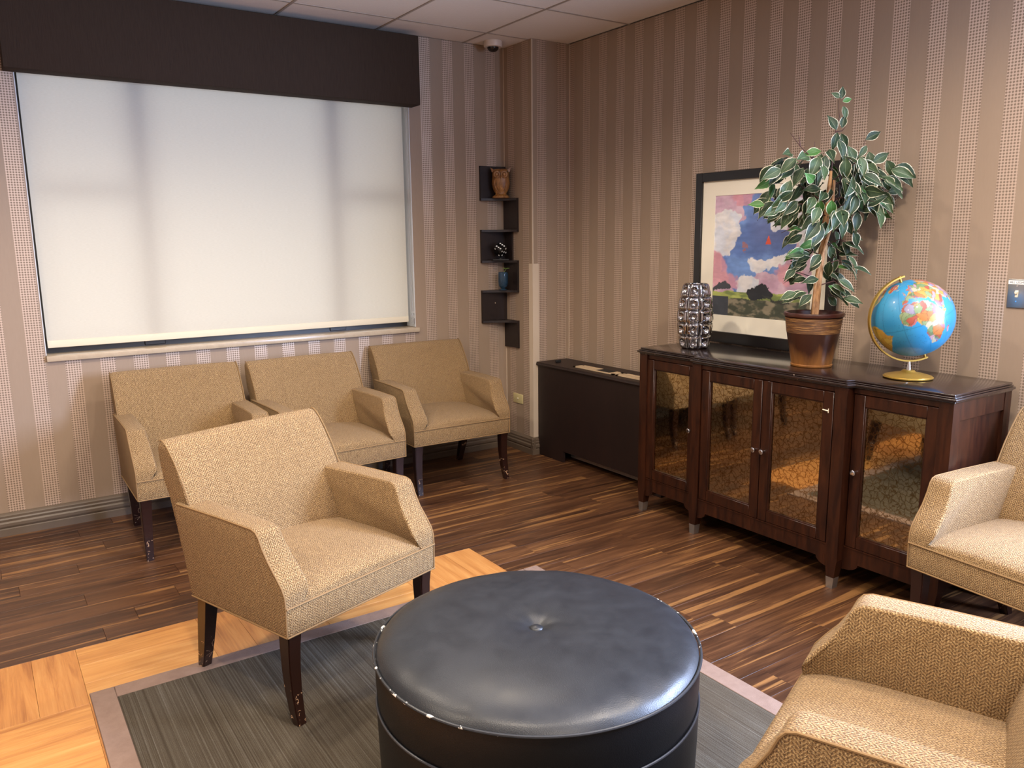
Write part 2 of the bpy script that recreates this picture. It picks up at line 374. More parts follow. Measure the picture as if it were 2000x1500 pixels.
def prism(bm, poly, ax, a, b, bev=0.0, seg=2, fn=None):
    """extrude a 2D polygon (in the two other axes) along axis ax from a to b"""
    def P(p, t):
        q = [0, 0, 0]; o = [i for i in range(3) if i != ax]; q[o[0]], q[o[1]] = p; q[ax] = t
        return fn(q) if fn else q
    A = [bm.verts.new(P(p, a)) for p in poly]; B = [bm.verts.new(P(p, b)) for p in poly]; n = len(poly)
    fs = [bm.faces.new(A), bm.faces.new(B[::-1])] + [bm.faces.new((A[i], B[i], B[(i+1) % n], A[(i+1) % n])) for i in range(n)]
    if bev:
        bmesh.ops.recalc_face_normals(bm, faces=fs)
        es = list({e for f in fs for e in f.edges})
        bmesh.ops.bevel(bm, geom=es, offset=bev, segments=seg, profile=0.5, affect='EDGES', clamp_overlap=True)
    return bm
def loft(bm, rings, cap=True, closed=True):
    R_ = [[bm.verts.new(p) for p in r] for r in rings]; n = len(R_[0])
    for a, b in zip(R_, R_[1:]):
        for i in range(n if closed else n-1):
            bm.faces.new((a[i], b[i], b[(i+1) % n], a[(i+1) % n]))
    if cap: bm.faces.new(R_[0][::-1]); bm.faces.new(R_[-1])
    return bm
def copy_tree(o, parent=None):
    c = o.copy(); COL.objects.link(c)
    if parent: c.parent = parent
    for ch in list(o.children): copy_tree(ch, c)
    return c

# ================================================================== the room
T = 0.2
WX0, WX1, WZ0, WZ1 = 0.290, 2.403, 0.905, 2.42      # window opening
bm = NB()
box(bm, XL-T, WX0, WY, WY+T, 0, ZC); box(bm, WX1, RX+T, WY, WY+T, 0, ZC)
box(bm, WX0, WX1, WY, WY+T, 0, WZ0-0.02); box(bm, WX0, WX1, WY, WY+T, WZ1, ZC)
struct('wall_back', bm, wpX, smooth=0)
SY0, SY1, SZ0, SZ1 = -0.62, 0.78, 0.85, 2.25         # side window opening (outside the frame)
bm = NB()
box(bm, RX, RX+T, SY1, WY+T, 0, ZC); box(bm, RX, RX+T, YB-T, SY0, 0, ZC)
box(bm, RX, RX+T, SY0, SY1, 0, SZ0); box(bm, RX, RX+T, SY0, SY1, SZ1, ZC)
struct('wall_right', bm, wpY, smooth=0)
bm = NB(); box(bm, CX, RX, CY, WY, 0, ZC)
mm_ = wallpaper('wallpaper_column', 2, 7.52); nn_ = N(mm_)
col_o = struct('wall_column', bm, mm_, smooth=0)
bm = NB(); box(bm, XL-T, XL, YB-T, WY+T, 0, ZC); struct('wall_left', bm, wpY, smooth=0)
bm = NB(); box(bm, XL-T, RX+T, YB-T, YB, 0, ZC); struct('wall_front', bm, wpX, smooth=0)
bm = NB(); box(bm, XL-T, RX+T, YB-T, WY+T, ZC+0.01, ZC+0.1); ceil = struct('ceiling', bm, mGrid, smooth=0)
bm = NB(); box(bm, XL-T, RX+T, YB-T, WY+T, -0.12, -0.010); floor = struct('floor', bm, mGap, smooth=0)

# ceiling tiles and T-bars: 0.61 m grid, bars at x = 2.803 - .61k, y = 4.40 - .61k
gx = [2.803+0.61 - 0.61*k for k in range(0, 11)]; gy = [4.40+0.61 - 0.61*k for k in range(0, 13)]
tile_mesh = {}
for i in range(len(gx)-1):
    for j in range(len(gy)-1):
        x1, x0 = min(gx[i], RX)-0.006, max(gx[i+1], XL)+0.006
        y1, y0 = min(gy[j], WY)-0.006, max(gy[j+1], YB)+0.006
        if x1-x0 < 0.03 or y1-y0 < 0.03: continue
        # the column corner eats into the corner tiles: split handled by simple overlap inside the wall
        key = (round(x1-x0, 3), round(y1-y0, 3))
        if key not in tile_mesh:
            bm = NB(); w, h = key; box(bm, -w/2, w/2, -h/2, h/2, 0.0, 0.009, 0.0015, 1)
            o = finish('ceiling_tile', bm, mCeil, ceil, smooth=0); tile_mesh[key] = o.data
        else: o = link('ceiling_tile', tile_mesh[key], ceil)
        o.location = ((x0+x1)/2, (y0+y1)/2, ZC)
for x in gx[1:]:
    bm = NB(); box(bm, x-0.007, x+0.007, YB, WY, ZC-0.003, ZC+0.012); finish('grid_bar', bm, mGrid, ceil, smooth=0)
for y in gy[1:]:
    bm = NB(); box(bm, XL, RX, y-0.007, y+0.007, ZC-0.002, ZC+0.012); finish('grid_bar', bm, mGrid, ceil, smooth=0)

# floor planks -----------------------------------------------------
random.seed(4)
def plank_mesh(name, l, w, mat, along=0):
    bm = NB(); a, b = (l, w) if along == 0 else (w, l)
    h = 0.0005; z0 = -0.010
    bot = [(-a/2, -b/2), (a/2, -b/2), (a/2, b/2), (-a/2, b/2)]; e = 0.0004
    vb = [bm.verts.new((x, y, z0)) for x, y in bot]; vm = [bm.verts.new((x, y, -h)) for x, y in bot]
    vt = [bm.verts.new((x-math.copysign(e, x), y-math.copysign(e, y), 0)) for x, y in bot]
    bm.faces.new(vt)
    for A, B in ((vb, vm), (vm, vt)):
        for i in range(4): bm.faces.new((A[i], A[(i+1) % 4], B[(i+1) % 4], B[i]))
    me = bpy.data.meshes.new(name); bm.to_mesh(me); bm.free(); me.materials.append(mat); return me
G = 0.0007
BX0, BY0, BS = 0.180, 3.160, 0.4215                        # parquet block grid of the maple field
MX1, MY1 = BX0+4*BS, BY0
walm = {}
def walnut(xa, xb, yc, w):
    L = round(xb-xa-G, 3)
    if L < 0.02: return
    if (L, w) not in walm: walm[(L, w)] = plank_mesh('walnut_plank', L, w-G, mWal)
    o = link('walnut_plank', walm[(L, w)], floor); o.location = ((xa+xb)/2, yc, 0)
PW = 0.1275
rows = 12; PWa = (WY-MY1)/rows
for r in range(rows):
    yc = MY1+(r+0.5)*PWa; x = -1.6-random.random()*0.9
    while x < RX:
        xb = x+random.choice((0.9, 1.2, 1.2)); walnut(max(x, -1.6), min(xb, RX), yc, round(PWa, 4)); x = xb
y = MY1; r = 0
while y > -0.3:
    yc = y-PW/2; x = MX1-random.random()*0.9
    while x < RX:
        xb = x+random.choice((0.6, 0.9, 1.2)); walnut(max(x, MX1), min(xb, RX), yc, PW); x = xb
    y -= PW
# maple basket-weave blocks, three planks each
meX = plank_mesh('maple_plank', BS-G, BS/3-G, mMapX, 0); meY = plank_mesh('maple_plank', BS-G, BS/3-G, mMapY, 1)
for i in range(-4, 4):
    for j in range(0, 8):
        x0 = BX0+i*BS; y1 = BY0-j*BS; horiz = (i+j) % 2 == 0
        for k in range(3):
            if horiz:
                o = link('maple_plank', meX, floor); o.location = (x0+BS/2, y1-(k+0.5)*BS/3, 0)
            else:
                o = link('maple_plank', meY, floor); o.location = (x0+(k+0.5)*BS/3, y1-BS/2, 0)

# baseboards ---------------------------------------------------------
prof = [(0, 0), (0.022, 0), (0.022, 0.036), (0.018, 0.040), (0.024, 0.052), (0.024, 0.066), (0.017, 0.074), (0.019, 0.086), (0.015, 0.093), (0.015, 0.104), (0.008, 0.112), (0, 0.118)]
def baseboard(name, p0, p1, nrm):
    bm = NB(); d = Vector(nrm)
    rings = [[Vector((p[0], p[1], 0)) + d*a + Vector((0, 0, z)) for a, z in prof] for p in (p0, p1)]
    loft(bm, rings); o = struct(name, bm, mBase, smooth=25); return o
baseboard('baseboard_back', (XL, WY), (CX, WY), (0, -1, 0))
baseboard('baseboard_column', (CX, WY), (CX, CY-0.024), (-1, 0, 0))
baseboard('baseboard_column.001', (CX-0.024, CY), (RX, CY), (0, -1, 0))
baseboard('baseboard_right', (RX, CY), (RX, YB), (-1, 0, 0))
baseboard('baseboard_left', (XL, YB), (XL, WY), (1, 0, 0))
baseboard('baseboard_front', (XL, YB), (RX, YB), (0, 1, 0))

# column corner trims
bm = NB(); box(bm, CX-0.0035, CX+0.005, CY-0.0035, CY+0.005, 1.30, ZC-0.002, 0.001, 1); struct('trim_1', bm, mGuard)
bm = NB()
prism(bm, [(CX-0.004, CY-0.004), (CX+0.048, CY-0.004), (CX+0.048, CY), (CX, CY), (CX, CY+0.042), (CX-0.004, CY+0.042)], 2, 0.119, 1.302)
struct('trim_2', bm, mGuard, smooth=0)
bm = NB(); box(bm, CX-0.004, CX, WY-0.004, WY, 0.119, ZC-0.002); struct('trim_3', bm, mGuard, smooth=0)
bm = NB(); box(bm, RX-0.004, RX, CY-0.004, CY, 0.66, ZC-0.002); struct('trim_4', bm, mGuard, smooth=0)

# window ---------------------------------------------------------------
def frame_rect(bm, x0, x1, z0, z1, y0, y1, w):
    box(bm, x0, x0+w, y0, y1, z0, z1); box(bm, x1-w, x1, y0, y1, z0, z1)
    box(bm, x0+w, x1-w, y0, y1, z0, z0+w); box(bm, x0+w, x1-w, y0, y1, z1-w, z1)
bm = NB(); frame_rect(bm, WX0, WX1, WZ0-0.01, WZ1, WY+0.12, WY+0.185, 0.045)
win = struct('window_1', bm, mWinDark, smooth=0)
for x in (0.833, 1.912):
    bm = NB(); box(bm, x-0.055, x+0.055, WY+0.115, WY+0.19, WZ0, WZ1-0.04, 0.004, 1); finish('mullion', bm, mWinDark, win)
for x0, x1 in ((WX0+0.045, 0.778), (1.967, WX1-0.045)):
    bm = NB(); box(bm, x0, x1, WY+0.125, WY+0.18, 1.705, 1.765, 0.004, 1); finish('sash_rail', bm, mWinDark, win)
for x0, x1 in ((WX0+0.04, 0.785), (0.88, 1.865), (1.96, WX1-0.04)):
    bm = NB(); box(bm, x0, x1, WY+0.150, WY+0.154, WZ0+0.02, WZ1-0.04); finish('window_pane', bm, mGlass, win, smooth=0)
# painted reveals of the opening
bm = NB(); box(bm, WX1-0.004, WX1+0.0, WY+0.002, WY+0.12, WZ0, WZ1); box(bm, WX0, WX0+0.004, WY+0.002, WY+0.12, WZ0, WZ1)
finish('window_reveal', bm, mAlu, win, smooth=0)
# marble sill
bm = NB(); box(bm, 0.291, 2.421, WY-0.022, WY+0.19, 0.873, 0.902, 0.004, 2); struct('window_sill', bm, mSill)
# side window (outside the frame)
bm = NB()
for y0, y1, z0, z1 in ((SY0, SY0+0.05, SZ0, SZ1), (SY1-0.05, SY1, SZ0, SZ1), (SY0+0.05, SY1-0.05, SZ0, SZ0+0.05), (SY0+0.05, SY1-0.05, SZ1-0.05, SZ1)):
    box(bm, RX+0.06, RX+0.1, y0, y1, z0, z1)
struct('window_2', bm, mAlu, smooth=0)

# roller blind
bl = thing('roller_blind', 'cream translucent roller blind drawn down over the big window', 'blind', ((WX0+WX1)/2, WY+0.055, 0.92))
bx = (WX0+WX1)/2; BLX0, BLX1 = 0.306-bx, 2.378-bx
bm = NB(); nx, nz = 40, 30; Z1b = 2.37-0.92
vs = [[bm.verts.new((BLX0+(BLX1-BLX0)*i/nx, 0.0008*math.sin(i*0.9+j*0.35), 0.050+(Z1b-0.050)*j/nz)) for i in range(nx+1)] for j in range(nz+1)]
for j in range(nz):
    for i in range(nx): bm.faces.new((vs[j][i], vs[j][i+1], vs[j+1][i+1], vs[j+1][i]))
finish('blind_cloth', bm, mBlind, bl, smooth=180)
mHem = M('blind_hem', 0.8, color=srgb(214, 203, 178))
bm = NB(); box(bm, BLX0, BLX1, -0.005, 0.006, 0.016, 0.053, 0.003, 2); finish('hem_bar', bm, mHem, bl)
bm = NB(); tube(bm, [(BLX0, 0.0, Z1b), (BLX1, 0.0, Z1b)], 0.022, 16); finish('roller_tube', bm, mAlu, bl)
bm = NB()
for s in (-1, 1):
    tube(bm, [(BLX1+0.014+0.004*s, -0.035, 0.085), (BLX1+0.014+0.003*s, -0.035, Z1b)], 0.0013, 6)
ch = finish('pull_chain', bm, mSteel, bl)
bm = NB()
box(bm, BLX1+0.006, BLX1+0.022, -0.05, -0.028, 0.0, 0.045, 0.006, 3); finish('chain_tensioner', bm, mClear, bl)
bm = NB(); box(bm, BLX1+0.004, BLX1+0.024, -0.048, -0.03, 0.060, 0.078, 0.008, 3); finish('chain_stop', bm, mClear, bl)
# valance (cornice box)
bm = NB(); box(bm, -1.088, 1.088, -0.12, 0, 0, 0.40, 0.004, 2)
va = finish('window_valance', bm, mVal); va.location = (1.333, WY-0.001, 2.279)
tag(va, 'dark brown fabric box valance above the window, under the ceiling', 'valance')

# ================================================================== armchairs
CW, CDp = 0.64, 0.515
def make_chair(label, loc, rz):
    t = thing('armchair', label, 'armchair', loc, rz, 'tan tweed armchairs')
    # apron / front rail
    bm = NB(); box(bm, 0.002, CW-0.002, 0.0, CDp-0.01, 0.292, 0.384, 0.010, 3); finish('seat_rail', bm, mFab, t)
    bm = NB(); box(bm, 0.03, CW-0.03, 0.03, CDp-0.04, 0.284, 0.291); finish('dust_cover', bm, mUnder, t, smooth=0)
    # seat cushion
    bm = NB(); nu, nv = 24, 22; u0, u1, v0, v1 = 0.030, CW-0.030, 0.004, 0.47
    top = []
    for j in range(nv+1):
        row = []
        for i in range(nu+1):
            a, b = i/nu, j/nv; u = u0+(u1-u0)*a; v = v0+(v1-v0)*b
            crown = (1-(2*a-1)**4)*(1-abs(2*b-1)**3.0)
            side = 1-(2*a-1)**2
            front = 1-math.exp(-b*9)
            z = 0.392 + 0.016*front + 0.030*side*(0.40+0.60*front) + 0.008*crown
            row.append(bm.verts.new((u, v-0.012*side**0.5*(1-b)*(1-math.exp(-b*30)), z)))
        top.append(row)
    for j in range(nv):
        for i in range(nu): bm.faces.new((top[j][i], top[j][i+1], top[j+1][i+1], top[j+1][i]))
    # rounded skirt down to the rail
    border = [top[0][i] for i in range(nu+1)]+[top[j][nu] for j in range(1, nv+1)]+[top[nv][i] for i in range(nu-1, -1, -1)]+[top[j][0] for j in range(nv-1, 0, -1)]
    low = [bm.verts.new((v.co.x, v.co.y, 0.378)) for v in border]; m_ = len(border)
    for i in range(m_): bm.faces.new((border[i], border[(i+1) % m_], low[(i+1) % m_], low[i]))
    finish('seat_cushion', bm, mFab, t, smooth=60)
    # arms: outer side panel reaches the bottom; flared top, swept front
    side = [(0.003, 0.292), (0.001, 0.384), (0.002, 0.420), (0.012, 0.446), (0.036, 0.478), (0.066, 0.515), (0.090, 0.555), (0.104, 0.588), (0.116, 0.604), (0.135, 0.611), (0.30, 0.613), (0.560, 0.611), (0.566, 0.58), (0.515, 0.292)]
    for s in (0, 1):
        def fl(q, s=s):
            f = max(0.0, (q[2]-0.43)/0.2); k = min(1, max(0, (q[2]-0.39)/0.06))
            u = q[0]
            if u < 0.5: u = -0.004 - 0.008*f
            else: u = 0.066 + (0.026 + 0.050*min(1, q[1]/0.5))*max(0, min(1, 1-f))
            if q[2] < 0.395 and q[0] > 0.5: u = 0.05
            return (u if s == 0 else CW-u, q[1], q[2])
        bm = NB(); prism(bm, side, 0, 0.0, 1.0, 0.009, 3, fl); finish('armrest', bm, mFab, t, smooth=50)
        # piping along the outer front edge and the arm top
        pts = [(-0.003, 0.004, 0.294), (-0.003, 0.002, 0.384), (-0.003, 0.004, 0.420), (-0.004, 0.014, 0.446), (-0.005, 0.038, 0.478), (-0.006, 0.068, 0.514), (-0.008, 0.092, 0.554), (-0.009, 0.106, 0.587), (-0.0095, 0.118, 0.602), (-0.0095, 0.137, 0.608), (-0.0095, 0.30, 0.610), (-0.0095, 0.55, 0.608)]
        if s: pts = [(CW-p[0], p[1], p[2]) for p in pts]
        bm = NB(); tube(bm, pts, 0.0032, 6); finish('piping', bm, mPipe, t)
        yy = -0.004 if s == 0 else CW+0.004
        bm = NB(); tube(bm, [(yy, 0.003, 0.293), (yy, 0.51, 0.293)], 0.003, 6); finish('piping', bm, mPipe, t)
    bm = NB(); tube(bm, [(-0.003, -0.001, 0.384), (CW+0.003, -0.001, 0.384)], 0.0034, 6); finish('piping', bm, mPipe, t)
    bm = NB(); tube(bm, [(-0.003, 0.001, 0.293), (CW+0.003, 0.001, 0.293)], 0.003, 6); finish('piping', bm, mPipe, t)
    # backrest: swept profile, rounded shoulders
    pf = [(0.425, 0.38), (0.434, 0.45), (0.455, 0.53), (0.484, 0.605), (0.522, 0.68), (0.562, 0.743), (0.594, 0.784), (0.614, 0.803), (0.630, 0.811), (0.646, 0.808), (0.655, 0.792), (0.652, 0.75), (0.637, 0.68), (0.613, 0.59), (0.578, 0.46), (0.522, 0.293), (0.47, 0.295)]
    us = [0.0, 0.006, 0.018, 0.05, 0.15, 0.32, 0.49, 0.59, 0.622, 0.634, 0.64]
    rings = []
    cx_, cz_ = 0.550, 0.60
    for u in us:
        d = min(u, 0.64-u); e = 0.010*max(0, 1-d/0.018)**2
        ring = []
        for v, z in pf:
            dv, dz = v-cx_, z-cz_; L = math.hypot(dv, dz)
            vv, zz = v-dv/L*e, z-dz/L*e
            zz += 0.004*(1-((u-0.32)/0.32)**2)*(max(0, z-0.68)/0.13)       # slightly domed top
            vv += 0.010*(1-((u-0.32)/0.32)**2)*(1 if v < 0.57 and 0.42 < z < 0.76 else 0)   # hollow front
            xo = 0.008 if z < 0.60 else 0.0
            ring.append((xo+u*(0.64-2*xo)/0.64, vv, zz))
        rings.append(ring)
    bm = NB(); loft(bm, rings); finish('backrest', bm, mFab, t, smooth=50)
    for s in (0, 1):
        uu = 0.003 if s == 0 else CW-0.003
        bm = NB(); tube(bm, [(uu, v-0.001, z) for v, z in pf[3:10]], 0.0028, 6); finish('piping', bm, mPipe, t)
    # legs
    def leg(path, w0, w1):
        bm = NB(); rings = []
        for k, (x, y, z) in enumerate(path):
            w = (w0+(w1-w0)*k/(len(path)-1))/2
            rings.append([(x-w, y-w, z), (x+w, y-w, z), (x+w, y+w, z), (x-w, y+w, z)])
        loft(bm, rings); bmesh.ops.bevel(bm, geom=[e for e in bm.edges if abs(e.verts[0].co.z-e.verts[1].co.z) > 0.01], offset=0.003, segments=2, affect='EDGES')
        return finish('leg', bm, mLeg, t, smooth=35)
    for s in (0, 1):
        X = lambda u: u if s == 0 else CW-u
        leg([(X(0.030), 0.034, 0.290), (X(0.030), 0.038, 0.24), (X(0.029), 0.038, 0.17), (X(0.027), 0.031, 0.10), (X(0.025), 0.018, 0.04), (X(0.024), 0.006, 0.0)], 0.050, 0.031)
        leg([(X(0.034), 0.475, 0.290), (X(0.040), 0.503, 0.20), (X(0.047), 0.533, 0.10), (X(0.052), 0.562, 0.0)], 0.050, 0.034)
    return t
R_ = math.radians
chA = make_chair('tan tweed armchair with scuffed front leg, standing alone on the rug edge before the window', (0.680, 2.219, 0.0062), R_(18.9))
def chair(label, loc, deg):
    c = copy_tree(chA); c.location = loc; c.rotation_euler = (0, 0, R_(deg)); c['label'] = label; return c
chair('tan tweed armchair leftmost of the three against the window wall', (0.545, 3.900, 0), -0.6)
chair('middle tan tweed armchair of the three under the window sill', (1.258, 3.847, 0), 2.6)
chair('tan tweed armchair nearest the room corner, below the zigzag shelf', (2.030, 4.018, 0), -1.7)
chair('tan tweed armchair at the right edge, in front of the dark cabinet', (2.690, 1.462, 0), -95.5)
chair('tan tweed armchair nearest the viewer, turned away, beside the ottoman', (1.669, 1.141, 0.0062), 201.5)

# ================================================================== rug, ottoman
rg = thing('rug', 'grey brown striped flat rug with mauve border under the ottoman', 'rug', (1.095, 1.6, 0))
rx0, rx1, ry0, ry1 = 0.185-1.095, 2.003-1.095, -0.9-1.6, 2.795-1.6; bw = 0.074
bm = NB(); box(bm, rx0+bw, rx1-bw, ry0+bw, ry1-bw, 0.0005, 0.005); finish('rug_field', bm, mRug, rg, smooth=0)
for nm, q in (('l', (rx0, rx0+bw, ry0, ry1)), ('r', (rx1-bw, rx1, ry0, ry1)), ('t', (rx0+bw, rx1-bw, ry1-bw, ry1)), ('b', (rx0+bw, rx1-bw, ry0, ry0+bw))):
    bm = NB(); box(bm, *q, 0.0005, 0.006, 0.002, 1); finish('rug_border', bm, mRugB, rg)

OC = (1.14, 1.591); OR = 0.422
ot = thing('ottoman', 'large round black leather ottoman with a tufted button top, edge piping chipped white', 'ottoman', (*OC, 0.0055))
zb = 0.0055
def z_(z): return z-zb
bm = NB(); seg = 128
prof_b = [(0.0, 0.004), (0.395, 0.004), (0.408, 0.010), (0.413, 0.03), (OR-0.004, 0.15), (OR-0.001, 0.26), (OR-0.004, z_(0.304))]
lathe(bm, prof_b+[(OR-0.03, z_(0.304))], seg); finish('lower_band', bm, mLeaS, ot, smooth=60)
bm = NB(); lathe(bm, [(OR-0.03, z_(0.305)), (OR-0.005, z_(0.306)), (OR-0.001, z_(0.36)), (OR-0.001, z_(0.41)), (OR-0.004, z_(0.426)), (OR-0.03, z_(0.428))], seg); finish('upper_band', bm, mLeaS, ot, smooth=60)
bm = NB(); rings = []
for k in range(46):
    q = k/45; r = (OR-0.004)*(1-q); row = []
    x = r/(OR-0.004)
    for i in range(seg):
        a = 2*PI*i/seg
        z = z_(0.430) + 0.040*(1-x**7)**0.62 + 0.008*(1-x*x)
        z -= 0.012*math.exp(-(r/0.030)**2) + 0.008*math.exp(-(r/0.09)**2)
        # creases radiating from the button and slack ripples at the rim
        z += 0.0004*math.exp(-((r-0.05)/0.03)**2)*math.sin(7*a+1.3)
        z += 0.0030*math.exp(-((r-0.385)/0.022)**2)*(mnoise.noise((math.cos(a)*6, math.sin(a)*6, 1.7)))
        row.append((r*math.cos(a), r*math.sin(a), z))
    rings.append(row)
loft(bm, rings[:-1], cap=False)
bm.verts.ensure_lookup_table(); last = [bm.verts[len(rings[:-2])*seg+i] for i in range(seg)]; cv = bm.verts.new((0, 0, rings[-1][0][2]))
for i in range(seg): bm.faces.new((last[i], last[(i+1) % seg], cv))
finish('top_cushion', bm, mLea, ot, smooth=180)
bm = NB(); lathe(bm, [(0.0, 0.012), (0.010, 0.011), (0.017, 0.007), (0.0195, 0.001), (0.018, -0.006)], 24, (0, 0, z_(0.4565))); finish('tufting_button', bm, mLea, ot, smooth=60)
circ = lambda r, z: [(r*math.cos(2*PI*i/120), r*math.sin(2*PI*i/120), z) for i in range(120)]
bm = NB(); tube(bm, circ(OR+0.001, z_(0.430)), 0.0038, 8, True); finish('rim_piping', bm, mLeaP, ot)
bm = NB(); tube(bm, circ(OR-0.001, z_(0.305)), 0.0032, 8, True); finish('band_piping', bm, mLeaP2, ot)

# ================================================================== radiator cover
RY0, RY1, RXF = 3.165, 4.360, 3.147
ra = thing('radiator_cover', 'dark brown boxed radiator cover between the column and the cabinet', 'radiator cover', (RXF, (RY0+RY1)/2, 0))
ym = (RY0+RY1)/2
bm = NB()
prism(bm, [(RY1-ym-0.005, 0.0), (4.078-ym, 0.0), (4.078-ym, 0.075), (3.30-ym, 0.075), (3.30-ym, 0.0), (RY0-ym, 0.0), (RY0-ym, 0.618), (RY1-ym-0.005, 0.618)], 0, 0.0, 0.018)
finish('front_panel', bm, mRad, ra, smooth=0)
bm = NB(); box(bm, 0.018, 0.245, RY0-ym, RY0-ym+0.018, 0, 0.618); finish('end_panel', bm, mRad, ra, smooth=0)
bm = NB(); prism(bm, [(-0.012, 0.636), (-0.016, 0.630), (-0.012, 0.622), (-0.002, 0.618), (0.248, 0.618), (0.248, 0.645), (-0.010, 0.645)], 1, RY0-ym-0.006, RY1-ym-0.001); finish('top_slab', bm, mRad, ra, smooth=0)
for y0, y1 in ((3.640, 4.030), (3.20, 3.617)):
    bm = NB(); frame_rect2 = [(0.045, 0.130, y0-ym, y1-ym)]
    x0, x1, a, b = 0.045, 0.130, y0-ym, y1-ym
    box(bm, x0, x1, a, a+0.02, 0.6455, 0.650); box(bm, x0, x1, b-0.02, b, 0.6455, 0.650)
    box(bm, x0, x0+0.016, a, b, 0.6455, 0.650); box(bm, x1-0.016, x1, a, b, 0.6455, 0.650)
    g = finish('vent_grille', bm, mGrille, ra, smooth=0)
    for k in range(9):
        yk = a+0.02+(b-a-0.04)*(k+0.5)/9
        bm = NB(); box(bm, x0+0.016, x1-0.016, yk-0.017, yk+0.017, 0.6455, 0.6485); finish('grille_slat', bm, mGrille, g, smooth=0)
bm = NB(); box(bm, 0.06, 0.13, 3.70-ym, 3.82-ym, 0.649, 0.6515, 0.001, 1); finish('vent_opening', bm, mBlk, ra)
bm = NB(); box(bm, 0.065, 0.105, 4.235-ym, 4.25-ym, 0.6455, 0.662, 0.002, 1); finish('access_latch', bm, mBlk, ra)
bm = NB(); box(bm, 0.08, 0.2, 3.20-ym, 4.32-ym, 0.11, 0.16); box(bm, 0.06, 0.065, 3.32-ym, 4.07-ym, 0.03, 0.1); finish('heating_fins', bm, mSteel, ra, smooth=0)

# ================================================================== cabinet (breakfront sideboard)
YC = 2.284; cb = thing('sideboard', 'long espresso wooden breakfront sideboard with antiqued mirror doors', 'cabinet', (2.90, YC, 0))
def Y(y): return y-YC
def Xc(x): return x-2.90
XF, XS, XBk = 2.880, 2.915, 3.345           # centre front, side fronts, back
YL, YR, Y2, Y3 = 3.108, 1.460, 2.705, 1.863  # outer ends, centre block ends
# carcass behind the doors
bm = NB(); box(bm, Xc(2.935), Xc(XBk), Y(YR)+0.012, Y(YL)-0.012, 0.13, 0.862); finish('carcass', bm, mDark, cb, smooth=0)
# side panels with rail
for y0, s in ((YR, 1), (YL, -1)):
    for z0, z1 in ((0.79, 0.866), (0.13, 0.2)):
        bm = NB(); a, b = sorted((Y(y0)+s*0.002, Y(y0)+s*0.012)); box(bm, Xc(2.965), Xc(3.30), a, b, z0, z1, 0.001, 1); finish('side_rail', bm, mDark, cb)
# top with two-step moulded edge, following the breakfront
def top_poly(e):
    return [(Xc(XS)-e, Y(YR)-e), (Xc(XBk), Y(YR)-e), (Xc(XBk), Y(YL)+e), (Xc(XS)-e, Y(YL)+e), (Xc(XS)-e, Y(Y2)+0.004+e), (Xc(XF)-e, Y(Y2)-0.010+e), (Xc(XF)-e, Y(Y3)+0.010-e), (Xc(XS)-e, Y(Y3)-0.004-e)]
for e, z0, z1, mt, nm in ((0.004, 0.862, 0.869, mDarkEdge, 'top_moulding'), (0.013, 0.8695, 0.880, mDarkEdge, 'top_moulding'), (0.006, 0.8805, 0.886, mDarkEdge, 'top_moulding'), (0.0, 0.8863, 0.895, mDarkTop, 'top_board')):
    bm = NB(); prism(bm, top_poly(e), 2, z0, z1, 0.0025, 2); finish(nm, bm, mt, cb)
# rails above and below the doors
def rail(x, y0, y1, z0, z1, nm='rail'):
    bm = NB(); box(bm, Xc(x), Xc(x)+0.035, Y(y0), Y(y1), z0, z1, 0.0015, 1); return finish(nm, bm, mDark, cb)
rail(XF+0.006, Y3+0.03, Y2-0.03, 0.839, 0.862); rail(XS+0.006, YR+0.04, Y3, 0.839, 0.862); rail(XS+0.006, Y2, YL-0.04, 0.839, 0.862)
# shaped aprons with bracket curves beside the legs
def apron(x, y0, y1):
    pts = [(Y(y0), 0.187), (Y(y0), 0.085)]
    for k in range(7): q = k/6*PI/2; pts.append((Y(y0)+0.012+0.060*math.sin(q), 0.088+0.034*(1-math.cos(q))))
    for k in range(7): q = (1-k/6)*PI/2; pts.append((Y(y1)-0.012-0.060*math.sin(q), 0.088+0.034*(1-math.cos(q))))
    pts += [(Y(y1), 0.085), (Y(y1), 0.187)]
    bm = NB(); prism(bm, pts, 0, Xc(x), Xc(x)+0.03); finish('apron', bm, mDark, cb, smooth=30)
apron(XF+0.006, Y3+0.035, Y2-0.035); apron(XS+0.006, YR+0.035, Y3+0.005); apron(XS+0.006, Y2-0.005, YL-0.035)
bm = NB(); box(bm, Xc(XF)+0.003, Xc(XF)+0.04, Y(Y3)+0.03, Y(Y2)-0.03, 0.184, 0.190); box(bm, Xc(XS)+0.003, Xc(XS)+0.04, Y(YR)+0.03, Y(Y3), 0.184, 0.190); box(bm, Xc(XS)+0.003, Xc(XS)+0.04, Y(Y2), Y(YL)-0.03, 0.184, 0.190)
finish('door_ledge', bm, mDark, cb, smooth=0)
